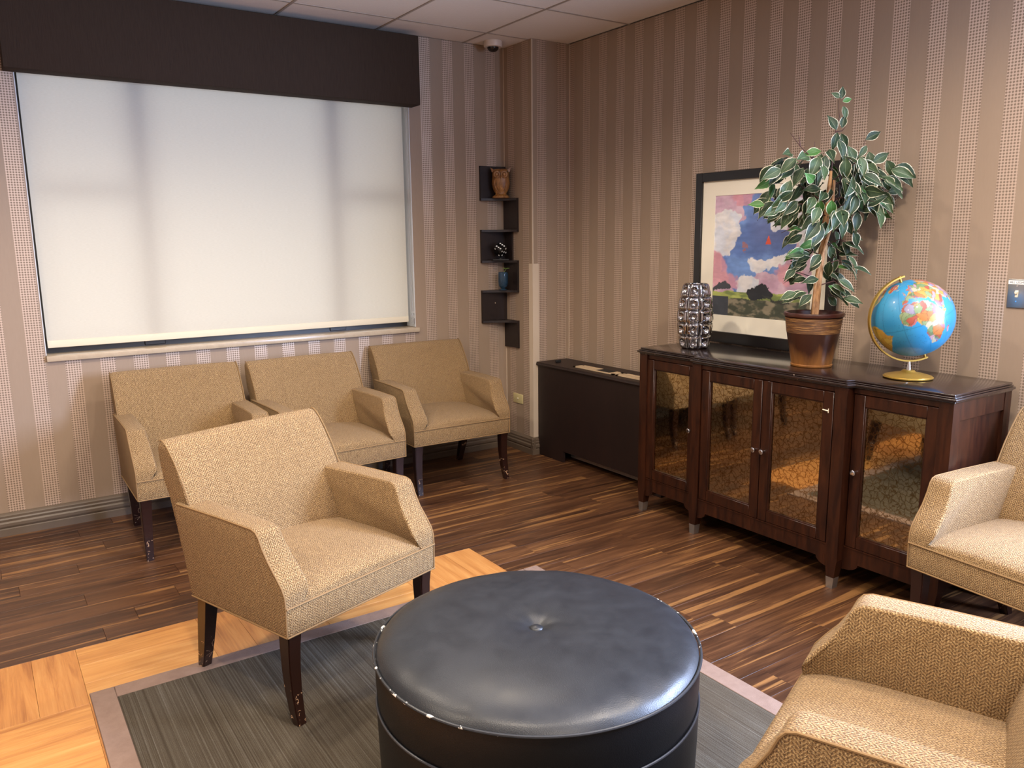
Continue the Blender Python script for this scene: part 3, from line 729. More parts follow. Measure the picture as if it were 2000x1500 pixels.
# posts running down into tapered legs with metal sabots
def post(x, y, w=0.058, d=0.05, back=False):
    bm = NB(); x0 = Xc(x)
    rings = [[(x0+a, Y(y)-w/2, z) for a in ()] for z in ()]
    def ring(z, t):   # t: taper 0..1
        k = t*0.016
        return [(x0+(0.0 if not back else k), Y(y)-w/2+k*0.8, z), (x0+d-(k if not back else 0), Y(y)-w/2+k*0.8, z), (x0+d-(k if not back else 0), Y(y)+w/2-k*0.8, z), (x0+(0.0 if not back else k), Y(y)+w/2-k*0.8, z)]
    loft(bm, [ring(0.862, 0), ring(0.125, 0), ring(0.121, 0.12), ring(0.048, 0.8)])
    p = finish('leg_post', bm, mDark, cb, smooth=20)
    bm = NB(); loft(bm, [[(a+(-0.0008 if i in (0, 3) else 0.0008), b+(-0.0008 if i < 2 else 0.0008), z) for i, (a, b, z) in enumerate(ring(zz, tt))] for zz, tt in ((0.048, 0.8), (0.0, 1.1))])
    finish('leg_sabot', bm, mSteel, p, smooth=20)
for x, y, w in ((XF, Y2-0.030, 0.056), (XF, Y3+0.030, 0.056), (XS-0.002, YL-0.027, 0.054), (XS-0.002, YR+0.027, 0.054)): post(x, y, w)
post(XBk-0.05, YL-0.027, 0.054, 0.05, True); post(XBk-0.05, YR+0.027, 0.054, 0.05, True)
# cheeks closing the step beside the centre block
bm = NB(); box(bm, Xc(XF)+0.002, Xc(XS)+0.03, Y(Y2)-0.012, Y(Y2)-0.003, 0.13, 0.862); box(bm, Xc(XF)+0.002, Xc(XS)+0.03, Y(Y3)+0.003, Y(Y3)+0.012, 0.13, 0.862); finish('centre_cheek', bm, mDark, cb, smooth=0)
def door(x, y0, y1, knob_y, fw=0.047, pin=None):
    d = bpy.data.objects.new('mirror_door', None); COL.objects.link(d); d.parent = cb; d.empty_display_size = 0.05
    z0, z1 = 0.191, 0.836; xd = Xc(x)+0.004
    bm = NB(); frame = [(y0, y0+fw, z0, z1), (y1-fw, y1, z0, z1), (y0+fw, y1-fw, z0, z0+0.050), (y0+fw, y1-fw, z1-0.047, z1)]
    for a, b, c_, e in frame: box(bm, xd, xd+0.022, Y(a), Y(b), c_, e, 0.002, 1)
    # inner bead
    ib = 0.005
    for a, b, c_, e in ((y0+fw-0.001, y0+fw+ib, z0+0.05, z1-0.047), (y1-fw-ib, y1-fw+0.001, z0+0.05, z1-0.047), (y0+fw, y1-fw, z0+0.049, z0+0.05+ib), (y0+fw, y1-fw, z1-0.047-ib, z1-0.046)):
        box(bm, xd+0.004, xd+0.016, Y(a), Y(b), c_, e, 0.001, 1)
    finish('door_frame', bm, mDark, d)
    bm = NB(); box(bm, xd+0.012, xd+0.015, Y(y0+fw), Y(y1-fw), z0+0.05, z1-0.047); finish('mirror_panel', bm, mMir, d, smooth=0)
    bm = NB(); lathe(bm, [(0.0, 0.0), (0.0045, 0.0), (0.004, 0.010), (0.006, 0.014), (0.0115, 0.019), (0.0118, 0.023), (0.008, 0.026), (0.0, 0.0255)], 24)
    bmesh.ops.rotate(bm, verts=bm.verts, cent=(0, 0, 0), matrix=Matrix.Rotation(-PI/2, 3, 'Y')); bmesh.ops.translate(bm, verts=bm.verts, vec=(xd, Y(knob_y), 0.515))
    finish('knob', bm, mChrome, d, smooth=40)
    if pin:
        bm = NB(); tube(bm, [(xd-0.004, Y(pin)+0.026, 0.758), (xd-0.004, Y(pin), 0.756)], 0.0025, 8); tube(bm, [(xd-0.004, Y(pin)-0.001, 0.766), (xd-0.004, Y(pin)-0.001, 0.748)], 0.0018, 6); finish('hinge_pin', bm, mIvory, d)
    return d
door(XF, 2.2865, 2.642, 2.308); door(XF, 1.928, 2.2825, 2.262, pin=1.948)
door(XS, 2.712, 3.056, 2.737); door(XS, 1.512, 1.858, 1.832)

# ================================================================== things on the sideboard
ZT = 0.895
# silvered dimpled vase
vz = NB(); seg, rws, nc = 160, 90, 8; H = 0.335; rr_ = []
for j in range(rws+1):
    q = j/rws; z = H*q
    rb = 0.0700-0.009*q+0.0245*math.sin(PI*q)
    row = []
    for i in range(seg):
        a = 2*PI*i/seg; cu = (a/(2*PI)*nc) % 1.0; cvv = (q*5) % 1.0 if q < 1 else 1.0
        du, dv = abs(cu-0.5)*2, abs(cvv-0.5)*2
        pil = (1-du**5)**0.5*(1-dv**5)**0.5
        dist = math.hypot((cu-0.5), (cvv-0.5)*0.95)
        dim = -0.016*max(0, 1-(dist/0.27)**2)**0.6
        r = rb-0.006+0.009*pil+dim
        row.append((r*math.cos(a), r*math.sin(a), z))
    rr_.append(row)
def innr(r0, z): return [(r0*math.cos(2*PI*i/seg), r0*math.sin(2*PI*i/seg), z) for i in range(seg)]
loft(vz, rr_+[innr(0.060, H), innr(0.055, H-0.02), innr(0.07, H/2), innr(0.05, 0.02)])
v_ = finish('vase', vz, mSilver, None, smooth=35); v_.location = (3.125, 2.925, ZT); v_.rotation_euler = (0, 0, 0.25)
tag(v_, 'silvered glass vase of square dimpled facets on the left end of the sideboard', 'vase')

# framed picture on the wall
pc = thing('framed_picture', 'black framed square cloudscape print with cream mat, behind the ficus', 'picture', (RX-0.003, 2.750, 0.895))
PWd, PH = 0.895, 0.913
def pbox(bm, y0, y1, z0, z1, x0, x1, bev=0.0): box(bm, x0, x1, y0, y1, z0, z1, bev, 1)
fw = 0.047; hw = PWd/2
bm = NB(); pbox(bm, -hw, -hw+fw, 0, PH, -0.028, 0, 0.002); pbox(bm, hw-fw, hw, 0, PH, -0.028, 0, 0.002); pbox(bm, -hw+fw, hw-fw, 0, fw+0.012, -0.028, 0, 0.002); pbox(bm, -hw+fw, hw-fw, PH-fw, PH, -0.028, 0, 0.002)
finish('picture_frame', bm, mFrameBlk, pc)
bm = NB(); ay0, ay1, az0, az1 = 2.437-2.75, 3.063-2.75, 0.150, 0.788
for q in ((-hw+fw, ay0, fw, PH-fw), (ay1, hw-fw, fw, PH-fw), (ay0, ay1, fw, az0), (ay0, ay1, az1, PH-fw)): pbox(bm, q[0], q[1], q[2], q[3], -0.015, -0.012)
finish('picture_mat', bm, mMat, pc, smooth=0)
# the print: painted cloudscape as a vertex-coloured sheet (x: 0 left .. 1 right, y: 0 bottom .. 1 top)
nx, ny = 210, 214
def fbm(x, y, s, o=0): return mnoise.fractal((x*s, y*s, o), 1.0, 2.0, 4)
def sm(a, b, t): t = min(1, max(0, (t-a)/(b-a))); return t*t*(3-2*t)
def lerp(a, b, t): return tuple(a[i]+(b[i]-a[i])*t for i in range(3))
def blob(x, y, cx, cy, rx, ry): return 1-math.hypot((x-cx)/rx, (y-cy)/ry)
def paint(x, y):
    wx, wy = x+0.045*fbm(x, y, 5, 3)+0.02*fbm(x, y, 19, 13), y+0.045*fbm(x, y, 5, 9)+0.02*fbm(x, y, 19, 15); br = fbm(x*0.6, y*1.6, 18, 5)
    blue = lerp(srgb(96, 124, 184), srgb(116, 150, 208), sm(-0.3, 0.4, fbm(x, y, 4, 1)))
    blue = lerp(blue, srgb(96, 104, 148), sm(0.45, 0.7, y)*sm(0, 0.3, x-0.25)*0.7)
    pink = lerp(srgb(196, 160, 178), srgb(222, 196, 206), sm(-0.4, 0.4, fbm(x, y, 6, 2)))
    white = lerp(srgb(228, 224, 222), srgb(212, 216, 226), sm(-0.3, 0.4, fbm(x, y, 7, 4)))
    c = lerp(pink, srgb(188, 150, 176), 0.3)
    m = max(blob(wx, wy, 0.44, 0.60, 0.27, 0.22), blob(wx, wy, 0.30, 0.44, 0.20, 0.17), blob(wx, wy, 0.48, 0.85, 0.13, 0.30), blob(wx, wy, 0.66, 0.60, 0.18, 0.15), blob(wx, wy, 0.26, 0.33, 0.12, 0.12), blob(wx, wy, 0.40, 0.93, 0.10, 0.2), blob(wx, wy, 0.62, 0.40, 0.08, 0.05))
    c = lerp(c, blue, sm(0.0, 0.05, m))
    m = max(blob(wx, wy, 0.10, 0.70, 0.19, 0.19), blob(wx, wy, 0.16, 0.82, 0.13, 0.1), blob(wx, wy, 0.77, 0.86, 0.17, 0.14), blob(wx, wy, 0.64, 0.80, 0.07, 0.1), blob(wx, wy, 0.93, 0.78, 0.14, 0.2), blob(wx, wy, 0.50, 0.43, 0.14, 0.055), blob(wx, wy, 0.66, 0.47, 0.10, 0.05), blob(wx, wy, 0.38, 0.27, 0.13, 0.07))
    c = lerp(c, white, sm(0.0, 0.08, m))
    m = max(blob(wx, wy, 0.05, 0.40, 0.13, 0.16), blob(wx, wy, 0.14, 0.28, 0.15, 0.07), blob(wx, wy, 0.78, 0.36, 0.15, 0.08), blob(wx, wy, 0.3, 0.99, 0.13, 0.05))
    c = lerp(c, srgb(214, 150, 160), sm(0.0, 0.3, m)*0.8)
    if abs(x-0.575) < 0.028*(1-(y-0.60)/0.07) and 0.595 < y < 0.665: c = srgb(226, 92, 68)
    if blob(wx, wy, 0.36, 0.56, 0.03, 0.05) > 0 and br > 0: c = srgb(150, 110, 120)
    hor = 0.205+0.02*fbm(x, 0.3, 6, 8)
    if y < hor:
        c = lerp(srgb(120, 134, 76), srgb(176, 184, 100), sm(-0.2, 0.3, fbm(x, y*3, 5, 6)))
        if y < 0.155+0.03*fbm(x, y*2, 5, 11): c = lerp(srgb(70, 74, 60), srgb(140, 130, 108), sm(-0.15, 0.35, fbm(x*1.3, y*3, 7, 7)))
        if x < 0.18 and y < 0.16: c = srgb(66, 70, 78)
        if y < 0.07 and x > 0.8: c = srgb(150, 60, 50)
    if blob(wx, wy, 0.50, 0.195, 0.13, 0.058) > 0: c = srgb(44, 46, 50)
    if blob(wx, wy, 0.07, 0.225, 0.12, 0.03) > 0: c = srgb(70, 72, 78)
    if 0 < blob(wx, wy, 0.75, 0.165, 0.22, 0.014): c = srgb(58, 60, 54)
    k = 1+0.16*br
    return tuple(max(0, v*k) for v in c)
vs, fs, cs = [], [], []
for j in range(ny+1):
    for i in range(nx+1):
        vs.append((-0.0125, ay1+(ay0-ay1)*i/nx, az0+(az1-az0)*j/ny)); cs.append(paint(i/nx, j/ny))
for j in range(ny):
    for i in range(nx): a = j*(nx+1)+i; fs.append((a, a+nx+1, a+nx+2, a+1))
me = bpy.data.meshes.new('print'); me.from_pydata(vs, [], fs)
at = me.color_attributes.new('Col', 'FLOAT_COLOR', 'POINT'); at.data.foreach_set('color', [q for c in cs for q in (*c, 1)])
me.materials.append(attr_mat('cloudscape_print', 0.5, 0.0)); link('cloudscape_print', me, pc)

# ficus in a planter
PX, PY = 3.090, 2.190
pt = thing('planter', 'brown bronze planter with corded band on the sideboard, holding the ficus', 'plant pot', (PX, PY, ZT))
bm = NB(); lathe(bm, [(0.0, 0.0), (0.084, 0.0), (0.088, 0.004), (0.089, 0.010), (0.086, 0.013), (0.1115, 0.150), (0.1115, 0.155)], 64); finish('pot_body', bm, mPot, pt, smooth=35)
bm = NB(); pr = []
for k in range(13):
    z = 0.150+k*0.0055; r = 0.1125+0.0085*(k/12); pr += [(r-0.0015, z), (r+0.0008, z+0.0028)]
lathe(bm, pr, 64); finish('cord_band', bm, mCord, pt, smooth=80)
bm = NB(); lathe(bm, [(0.119, 0.221), (0.1265, 0.223), (0.128, 0.232), (0.126, 0.239), (0.119, 0.240), (0.114, 0.235), (0.105, 0.175)], 64); finish('pot_rim', bm, mRim, pt, smooth=40)
fi = thing('ficus_tree', 'artificial variegated ficus tree with cream edged leaves in the brown planter', 'plant', (PX, PY, ZT+0.19))
bm = NB(); lathe(bm, [(0.0, 0.012), (0.05, 0.010), (0.097, 0.002), (0.098, -0.02), (0.0, -0.02)], 32); finish('moss_top', bm, mSoil, fi)
def P3(x, y, z): return (x-PX, y-PY, z-ZT-0.19)
cr = Vector((0.83, -0.558, 0)); dp = Vector((0.558, 0.83, 0))        # across / away axes of the crown
def Q(l, d, z): v = cr*l+dp*d; return Vector((v.x, v.y, z-ZT-0.19))
trunk = [Q(0.0, 0, 1.08), Q(0.006, 0, 1.18), Q(0.012, 0.004, 1.28), Q(0.020, 0.0, 1.40), Q(0.030, 0.006, 1.52), Q(0.034, 0.0, 1.64), Q(0.040, 0.004, 1.74)]
bm = NB(); tube(bm, trunk, [0.0175, 0.017, 0.0155, 0.015, 0.013, 0.011, 0.006], 12); finish('trunk', bm, mTrunk, fi)
bm = NB(); tube(bm, [Q(-0.012, -0.015, 1.08), Q(-0.010, -0.02, 1.25), Q(0.008, -0.018, 1.36), Q(0.045, -0.02, 1.5), Q(0.05, -0.012, 1.7)], 0.006, 8); finish('trunk', bm, mTrunk, fi)
random.seed(11)
twigs = []
sprigs = [[(0.040, 0, 1.74), (0.044, 0, 1.83), (0.046, 0, 1.90), (0.060, 0, 1.96), (0.052, 0, 2.03)], [(0.046, 0, 1.90), (0.075, 0, 1.905), (0.088, 0, 1.92)],
          [(0.03, 0, 1.72), (-0.04, -0.02, 1.78), (-0.11, -0.03, 1.84), (-0.155, -0.03, 1.895)], [(-0.11, -0.03, 1.84), (-0.118, -0.03, 1.885)], [(-0.05, -0.02, 1.785), (-0.045, -0.02, 1.86)],
          [(0.05, 0, 1.70), (0.12, -0.02, 1.76), (0.155, -0.02, 1.80), (0.17, -0.02, 1.87)], [(0.05, 0, 1.68), (0.16, 0, 1.73), (0.24, 0.0, 1.77), (0.265, 0, 1.80)],
          [(0.05, 0, 1.62), (0.18, 0.02, 1.64), (0.27, 0.02, 1.66), (0.29, 0.02, 1.70)], [(0.03, 0, 1.60), (-0.10, -0.02, 1.68), (-0.22, -0.03, 1.69)], [(0.03, 0, 1.55), (-0.1, -0.06, 1.60), (-0.23, -0.07, 1.60)],
          [(0.03, 0, 1.56), (0.02, -0.12, 1.62), (0.0, -0.2, 1.60)], [(0.03, 0, 1.56), (0.10, -0.12, 1.62), (0.15, -0.2, 1.60)], [(0.03, 0, 1.5), (-0.08, -0.02, 1.52), (-0.17, -0.02, 1.48)], [(0.02, 0, 1.33), (0.08, -0.01, 1.36), (0.15, 0, 1.34)],
          [(0.01, 0, 1.25), (0.08, 0, 1.27), (0.13, 0, 1.24)], [(0.01, 0, 1.28), (-0.08, 0, 1.31), (-0.13, 0, 1.285)], [(0.02, 0, 1.42), (0.09, 0.0, 1.45), (0.15, 0, 1.43)], [(0.02, 0, 1.38), (-0.07, 0.0, 1.42), (-0.12, 0, 1.40)]]
for s in sprigs:
    bm = NB(); pts = [Q(*p) for p in s]; tube(bm, pts, [0.0032-0.0022*k/(len(pts)-1) for k in range(len(pts))], 6); finish('branch', bm, mTwig, fi)
def leaf_mesh(bend, fold, curl, mat):
    me = bpy.data.meshes.new('leaf'); vs, fs, uvs = [], [], []
    nl, nw = 7, 2; L = 1.0
    prof_w = [0.03, 0.30, 0.46, 0.50, 0.44, 0.30, 0.12, 0.0]
    for i in range(nl+1):
        q = i/nl
        for j in range(-nw, nw+1):
            w = prof_w[i]*0.52*j/nw
            z = -bend*q*q*0.5+abs(w)*fold+curl*math.sin(q*7+j)*0.02*abs(j)
            vs.append((q, w, z)); uvs.append(((j/nw+1)/2, q))
    st = 2*nw+1
    for i in range(nl):
        for j in range(st-1): a = i*st+j; fs.append((a, a+st, a+st+1, a+1))
    me.from_pydata(vs, [], fs); uv = me.uv_layers.new(name='UVMap').data
    for p in me.polygons:
        p.use_smooth = True
        for li in p.loop_indices: uv[li].uv = uvs[me.loops[li].vertex_index]
    me.materials.append(mat); return me
LM = [leaf_mesh(b, f, c, mLeafs[k]) for k, (b, f, c) in [(0, (0.5, 0.35, 0.6)), (0, (0.3, 0.5, 1)), (1, (0.6, 0.3, 0.8)), (1, (0.2, 0.45, 1.2)), (2, (0.5, 0.3, 0.5)), (0, (0.8, 0.2, 1))]]
nleaf = 0
def leaf(p, d, up, size, k=None):
    global nleaf
    d = d.normalized(); y = up.cross(d)
    if y.length < 0.1: y = Vector((1, 0, 0)).cross(d)
    y.normalize(); z = d.cross(y)
    m = Matrix((d, y, z)).transposed().to_4x4()
    o = link('leaf', LM[k if k is not None else random.choice((0, 0, 1, 1, 2, 2, 3, 3, 5, 5, 4))], fi)
    o.matrix_local = Matrix.Translation(p) @ m @ Matrix.Scale(size, 4); nleaf += 1
def rv(): return Vector((random.gauss(0, 1), random.gauss(0, 1), random.gauss(0, 1)))
def in_wall(p): return PX+p.x > RX-0.075
# crown: umbrella-shaped, lower and looser at the left
cnt = 0
while cnt < 213:
    a = random.uniform(0, 2*PI); rr = math.sqrt(random.uniform(0.02, 1.0)); h = random.random()
    l, d = math.cos(a)*rr, math.sin(a)*rr
    top = 1.87-0.11*rr**2; bot = 1.475+0.05*rr + (0.05 if l > 0.2 else 0)
    z = bot+(top-bot)*(h**0.9)
    lw = 0.27*(1.0 if z > 1.58 else 0.82)
    p = Q(0.035+l*lw, -0.02+d*0.19, z)
    if in_wall(p+Vector((0.03, 0, 0))): continue
    out = (cr*l+dp*d); dirv = out*0.9+Vector((0, 0, -0.75))+rv()*0.42
    up = Vector((0, 0, 1))*0.45-dp*1.1+rv()*0.4
    leaf(p, dirv, up, random.uniform(0.080, 0.108)); cnt += 1
cnt = 0
while cnt < 70:                                    # lower sprays round the trunk
    z = random.uniform(1.19, 1.50); sgn = random.choice((-1, 1)); l = sgn*random.uniform(0.02, 0.115); d = random.uniform(-0.09, 0.07)
    p = Q(0.018+l, d, z)
    dirv = cr*sgn*0.8+Vector((0, 0, -0.55))+rv()*0.35; up = Vector((0, 0, 0.8))-dp*0.8+rv()*0.4
    leaf(p, dirv, up, random.uniform(0.068, 0.092)); cnt += 1
U = -dp+Vector((0, 0, 0.2))
for l, z, dl, dz, s, k in ((0.052, 2.03, 0.1, 1.0, 0.055, 0), (0.048, 2.035, -0.8, 0.5, 0.045, 2), (0.062, 2.0, 0.3, -1.0, 0.06, 3), (0.058, 2.02, 0.7, 0.2, 0.045, 4), (0.040, 1.905, -0.5, 0.9, 0.075, 0), (0.062, 1.912, 0.15, 1.0, 0.06, 1), (0.042, 1.895, -0.1, -1.0, 0.075, 5), (0.060, 1.890, 0.4, -0.9, 0.075, 0),
                           (0.165, 1.865, 0.5, 0.25, 0.075, 1), (0.17, 1.84, -0.4, -0.7, 0.06, 3), (0.29, 1.70, 0.55, 0.7, 0.075, 3), (0.275, 1.645, 1.0, 0.3, 0.07, 3), (0.265, 1.64, 0.45, -0.85, 0.085, 3), (0.125, 1.77, -0.35, 0.8, 0.085, 3), (0.20, 1.77, 0.9, 0.5, 0.085, 3), (-0.25, 1.60, -1, 0.1, 0.07, 4), (-0.22, 1.70, -0.9, -0.4, 0.08, 4), (-0.02, 1.82, -0.8, -0.1, 0.08, 4)):
    leaf(Q(l, -0.03, z), cr*dl+Vector((0, 0, dz)), U+rv()*0.15, s, k)

# globe
GC = Vector((3.12, 1.757, 1.139)); GR = 0.153
gl_ = thing('globe', 'blue desk globe on a gold stand at the right end of the sideboard', 'globe', (GC.x, GC.y, ZT))
nA = Vector((-0.31, 0.205, 0.93)).normalized(); dv_ = (Vector((0, 0, 1.47))-GC).normalized()
pA = (dv_-nA*dv_.dot(nA)).normalized(); eA = nA.cross(pA)
LAND = {
 'africa': [(-17, 15), (-16, 24), (-9, 32), (-5, 36), (10, 37), (20, 32), (32, 31), (35, 27), (43, 12), (51, 12), (47, 4), (40, -4), (40, -15), (35, -24), (31, -30), (26, -34), (18, -34), (12, -18), (13, -6), (9, 2), (5, 6), (-5, 5), (-9, 5), (-14, 10)],
 'europe': [(-9, 37), (-9, 43), (-2, 44), (-4, 48), (2, 51), (8, 54), (10, 58), (5, 60), (12, 66), (25, 71), (40, 67), (60, 70), (100, 76), (140, 73), (178, 68), (160, 60), (142, 58), (135, 45), (122, 40), (121, 30), (110, 20), (105, 9), (100, 14), (92, 22), (80, 14), (77, 8), (72, 20), (62, 25), (57, 24), (58, 20), (45, 13), (36, 30), (36, 37), (27, 37), (23, 38), (18, 41), (14, 45), (16, 40), (12, 43), (4, 43), (0, 39), (-3, 37)],
 'britain': [(-5, 50), (1, 52), (-3, 58), (-6, 57), (-4, 54)], 'iceland': [(-23, 64), (-14, 64), (-16, 66), (-22, 66)],
 'samerica': [(-80, 0), (-77, 8), (-62, 10), (-50, 1), (-35, -6), (-39, -15), (-48, -27), (-57, -36), (-65, -42), (-68, -54), (-74, -50), (-71, -20), (-80, -6)],
 'namerica': [(-165, 62), (-125, 70), (-85, 70), (-62, 57), (-66, 45), (-80, 32), (-81, 25), (-97, 26), (-90, 16), (-83, 9), (-105, 20), (-118, 34), (-125, 48), (-150, 60)],
 'greenland': [(-50, 60), (-22, 70), (-20, 80), (-60, 82), (-68, 76)], 'madagascar': [(44, -24), (47, -25), (50, -15), (45, -16)],
 'australia': [(114, -22), (130, -12), (142, -11), (153, -27), (148, -38), (130, -32), (116, -34)], 'antarctica': [(-180, -90), (-180, -72), (-60, -70), (0, -70), (90, -67), (180, -72), (180, -90)]}
seeds = []
rs = random.Random(5)
PAL = [srgb(181, 112, 52), srgb(181, 146, 70), srgb(179, 103, 98), srgb(116, 139, 93), srgb(179, 139, 147), srgb(140, 132, 156), srgb(167, 80, 61), srgb(183, 172, 140), srgb(132, 149, 105)]
for i in range(950): seeds.append((rs.uniform(-180, 180), rs.uniform(-80, 80), rs.choice(PAL)))
SA = np.array([[s[0], s[1]] for s in seeds]); SCs = [s[2] for s in seeds]
BR = (srgb(206, 170, 70), srgb(196, 150, 60))
NLo, NLa = 288, 150
lon = np.linspace(-180, 180, NLo+1); lat = np.linspace(-90, 90, NLa+1); LO, LA = np.meshgrid(lon, lat)
jx = np.array([[mnoise.noise((a*0.11, b*0.11, 2.0))*4 for a in lon] for b in lat]); jy = np.array([[mnoise.noise((a*0.11, b*0.11, 7.0))*4 for a in lon] for b in lat])
XX, YY = LO+jx, LA+jy; land = np.zeros(LO.shape, bool); sam = np.zeros(LO.shape, bool)
for nm, pl in LAND.items():
    ins = np.zeros(LO.shape, bool); j = len(pl)-1
    for i in range(len(pl)):
        xi, yi = pl[i]; xj, yj = pl[j]
        cond = ((yi > YY) != (yj > YY)) & (XX < (xj-xi)*(YY-yi)/((yj-yi) or 1e-9)+xi); ins ^= cond; j = i
    land |= ins
    if nm == 'samerica': sam = ins
vs, cs = [], []
ocean1, ocean2 = srgb(24, 106, 150), srgb(52, 134, 168)
for j in range(NLa+1):
    for i in range(NLo+1):
        lo, la = math.radians(LO[j, i]), math.radians(LA[j, i])
        v = pA*(math.cos(la)*math.cos(lo))+eA*(math.cos(la)*math.sin(lo))+nA*math.sin(la)
        vs.append(v*GR)
        if land[j, i]:
            d = (SA[:, 0]-XX[j, i])**2*(0.4+0.6*math.cos(la))+(SA[:, 1]-YY[j, i])**2; o_ = np.argsort(d)[:2]; c = SCs[o_[0]]
            if sam[j, i]: c = BR[o_[0] % 2]
            c = tuple(q*0.72 for q in c)
            if d[o_[1]]**0.5-d[o_[0]]**0.5 < 0.5: c = tuple(q*0.6 for q in c)
        else:
            c = lerp(ocean1, ocean2, 0.5+0.5*mnoise.noise((LO[j, i]*0.03, LA[j, i]*0.04, 1)))
            if abs(LA[j, i]) < 0.7 or abs((LO[j, i]+15) % 30) < 1.0: c = tuple(q*0.72 for q in c)
            if 0.12 < jx[j, i]+0.0 < 0.35 and mnoise.noise((LO[j, i]*0.5, LA[j, i]*1.5, 3)) > 0.2: c = tuple(q*0.7 for q in c)
        cs.append(c)
fs = []
for j in range(NLa):
    for i in range(NLo): a = j*(NLo+1)+i; fs.append((a, a+1, a+NLo+2, a+NLo+1))
me = bpy.data.meshes.new('globe_ball'); me.from_pydata([tuple(v) for v in vs], [], fs)
at = me.color_attributes.new('Col', 'FLOAT_COLOR', 'POINT'); at.data.foreach_set('color', [q for c in cs for q in (*c, 1)])
me.polygons.foreach_set('use_smooth', [True]*len(me.polygons))
mGl = attr_mat('globe_map', 0.4, 0.12); me.materials.append(mGl); gb = link('globe_ball', me, gl_); gb.location = (0, 0, GC.z-ZT)
qA = Vector((-0.83, 0.558, 0)); qA = (qA-nA*qA.dot(nA)).normalized(); wA = nA.cross(qA)
bm = NB(); rings = []; AR = GR+0.017
for k in range(61):
    th = -0.10+(PI+0.14)*k/60; dr = nA*math.cos(th)+qA*math.sin(th); c0 = Vector((0, 0, GC.z-ZT))
    rings.append([c0+dr*AR-wA*0.009, c0+dr*(AR+0.006)-wA*0.009, c0+dr*(AR+0.006)+wA*0.009, c0+dr*AR+wA*0.009])
loft(bm, rings); finish('meridian_arm', bm, mGold, gl_, smooth=35)
bm = NB(); c0 = Vector((0, 0, GC.z-ZT))
tube(bm, [c0+nA*(GR-0.004), c0+nA*(AR+0.008)], 0.005, 12); tube(bm, [c0-nA*(GR-0.004), c0-nA*(AR+0.008)], 0.005, 12); finish('axis_pivot', bm, mGold, gl_)
hb = GC.z-ZT-AR-0.003
bm = NB(); lathe(bm, [(0.0, hb+0.002), (0.005, hb+0.002), (0.0052, hb-0.004), (0.0095, 0.036), (0.010, 0.032), (0.0, 0.032)], 24); finish('stem', bm, mChrome, gl_, smooth=40)
bm = NB(); lathe(bm, [(0.0, 0.0), (0.082, 0.0), (0.0925, 0.004), (0.094, 0.007), (0.090, 0.009), (0.0895, 0.011), (0.060, 0.0195), (0.034, 0.024), (0.027, 0.028), (0.022, 0.0335), (0.010, 0.035), (0.0, 0.035)], 64); finish('globe_base', bm, mGold, gl_, smooth=25)

# ================================================================== corner shelf and its things
cs_ = thing('corner_shelf', 'dark brown zigzag corner shelf on the wall beside the column', 'shelf', (CX, WY, 0.72))
SX, SYd, TH = 0.205, 0.165, 0.015
levels = [1.735, 1.528, 1.322, 1.120, 0.912]
def s0(z): return z-0.72
for k, z in enumerate(levels):
    bm = NB(); pts = [(0, 0), (-SX, 0), (-SX, -0.022)]
    for q in range(1, 8): a = q/8*PI/2; pts.append((-SX+(SX-0.02)*math.sin(a)*0.98, -0.022-(SYd-0.022)*(1-math.cos(a))*0.55-(SYd-0.022)*0.45*q/8))
    pts += [(-0.018, -SYd), (0, -SYd)]
    prism(bm, [(p[0]-0.0005, p[1]-0.0005) for p in pts], 2, s0(z)-TH, s0(z)); finish('shelf_board', bm, mShelf, cs_, smooth=20)
def left_panel(z0, z1): bm = NB(); box(bm, -SX, -0.001, -0.014, -0.0005, s0(z0), s0(z1)); finish('shelf_panel', bm, mShelf, cs_, smooth=0)
def right_panel(z0, z1, d=SYd): bm = NB(); box(bm, -0.014, -0.0005, -d, -0.001, s0(z0), s0(z1)); finish('shelf_panel', bm, mShelf, cs_, smooth=0)
left_panel(levels[0], 1.947); right_panel(levels[1], levels[0]-TH); left_panel(levels[2], levels[1]-TH); right_panel(levels[2], levels[1]-TH, 0.10)
right_panel(levels[3], levels[2]-TH); left_panel(levels[4], levels[3]-TH); right_panel(0.722, levels[4]-TH)
bm = NB(); tube(bm, [(-0.10, -0.0145, s0(1.03)), (-0.10, -0.0165, s0(1.03))], 0.003, 10); finish('screw_cap', bm, mIvory, cs_)
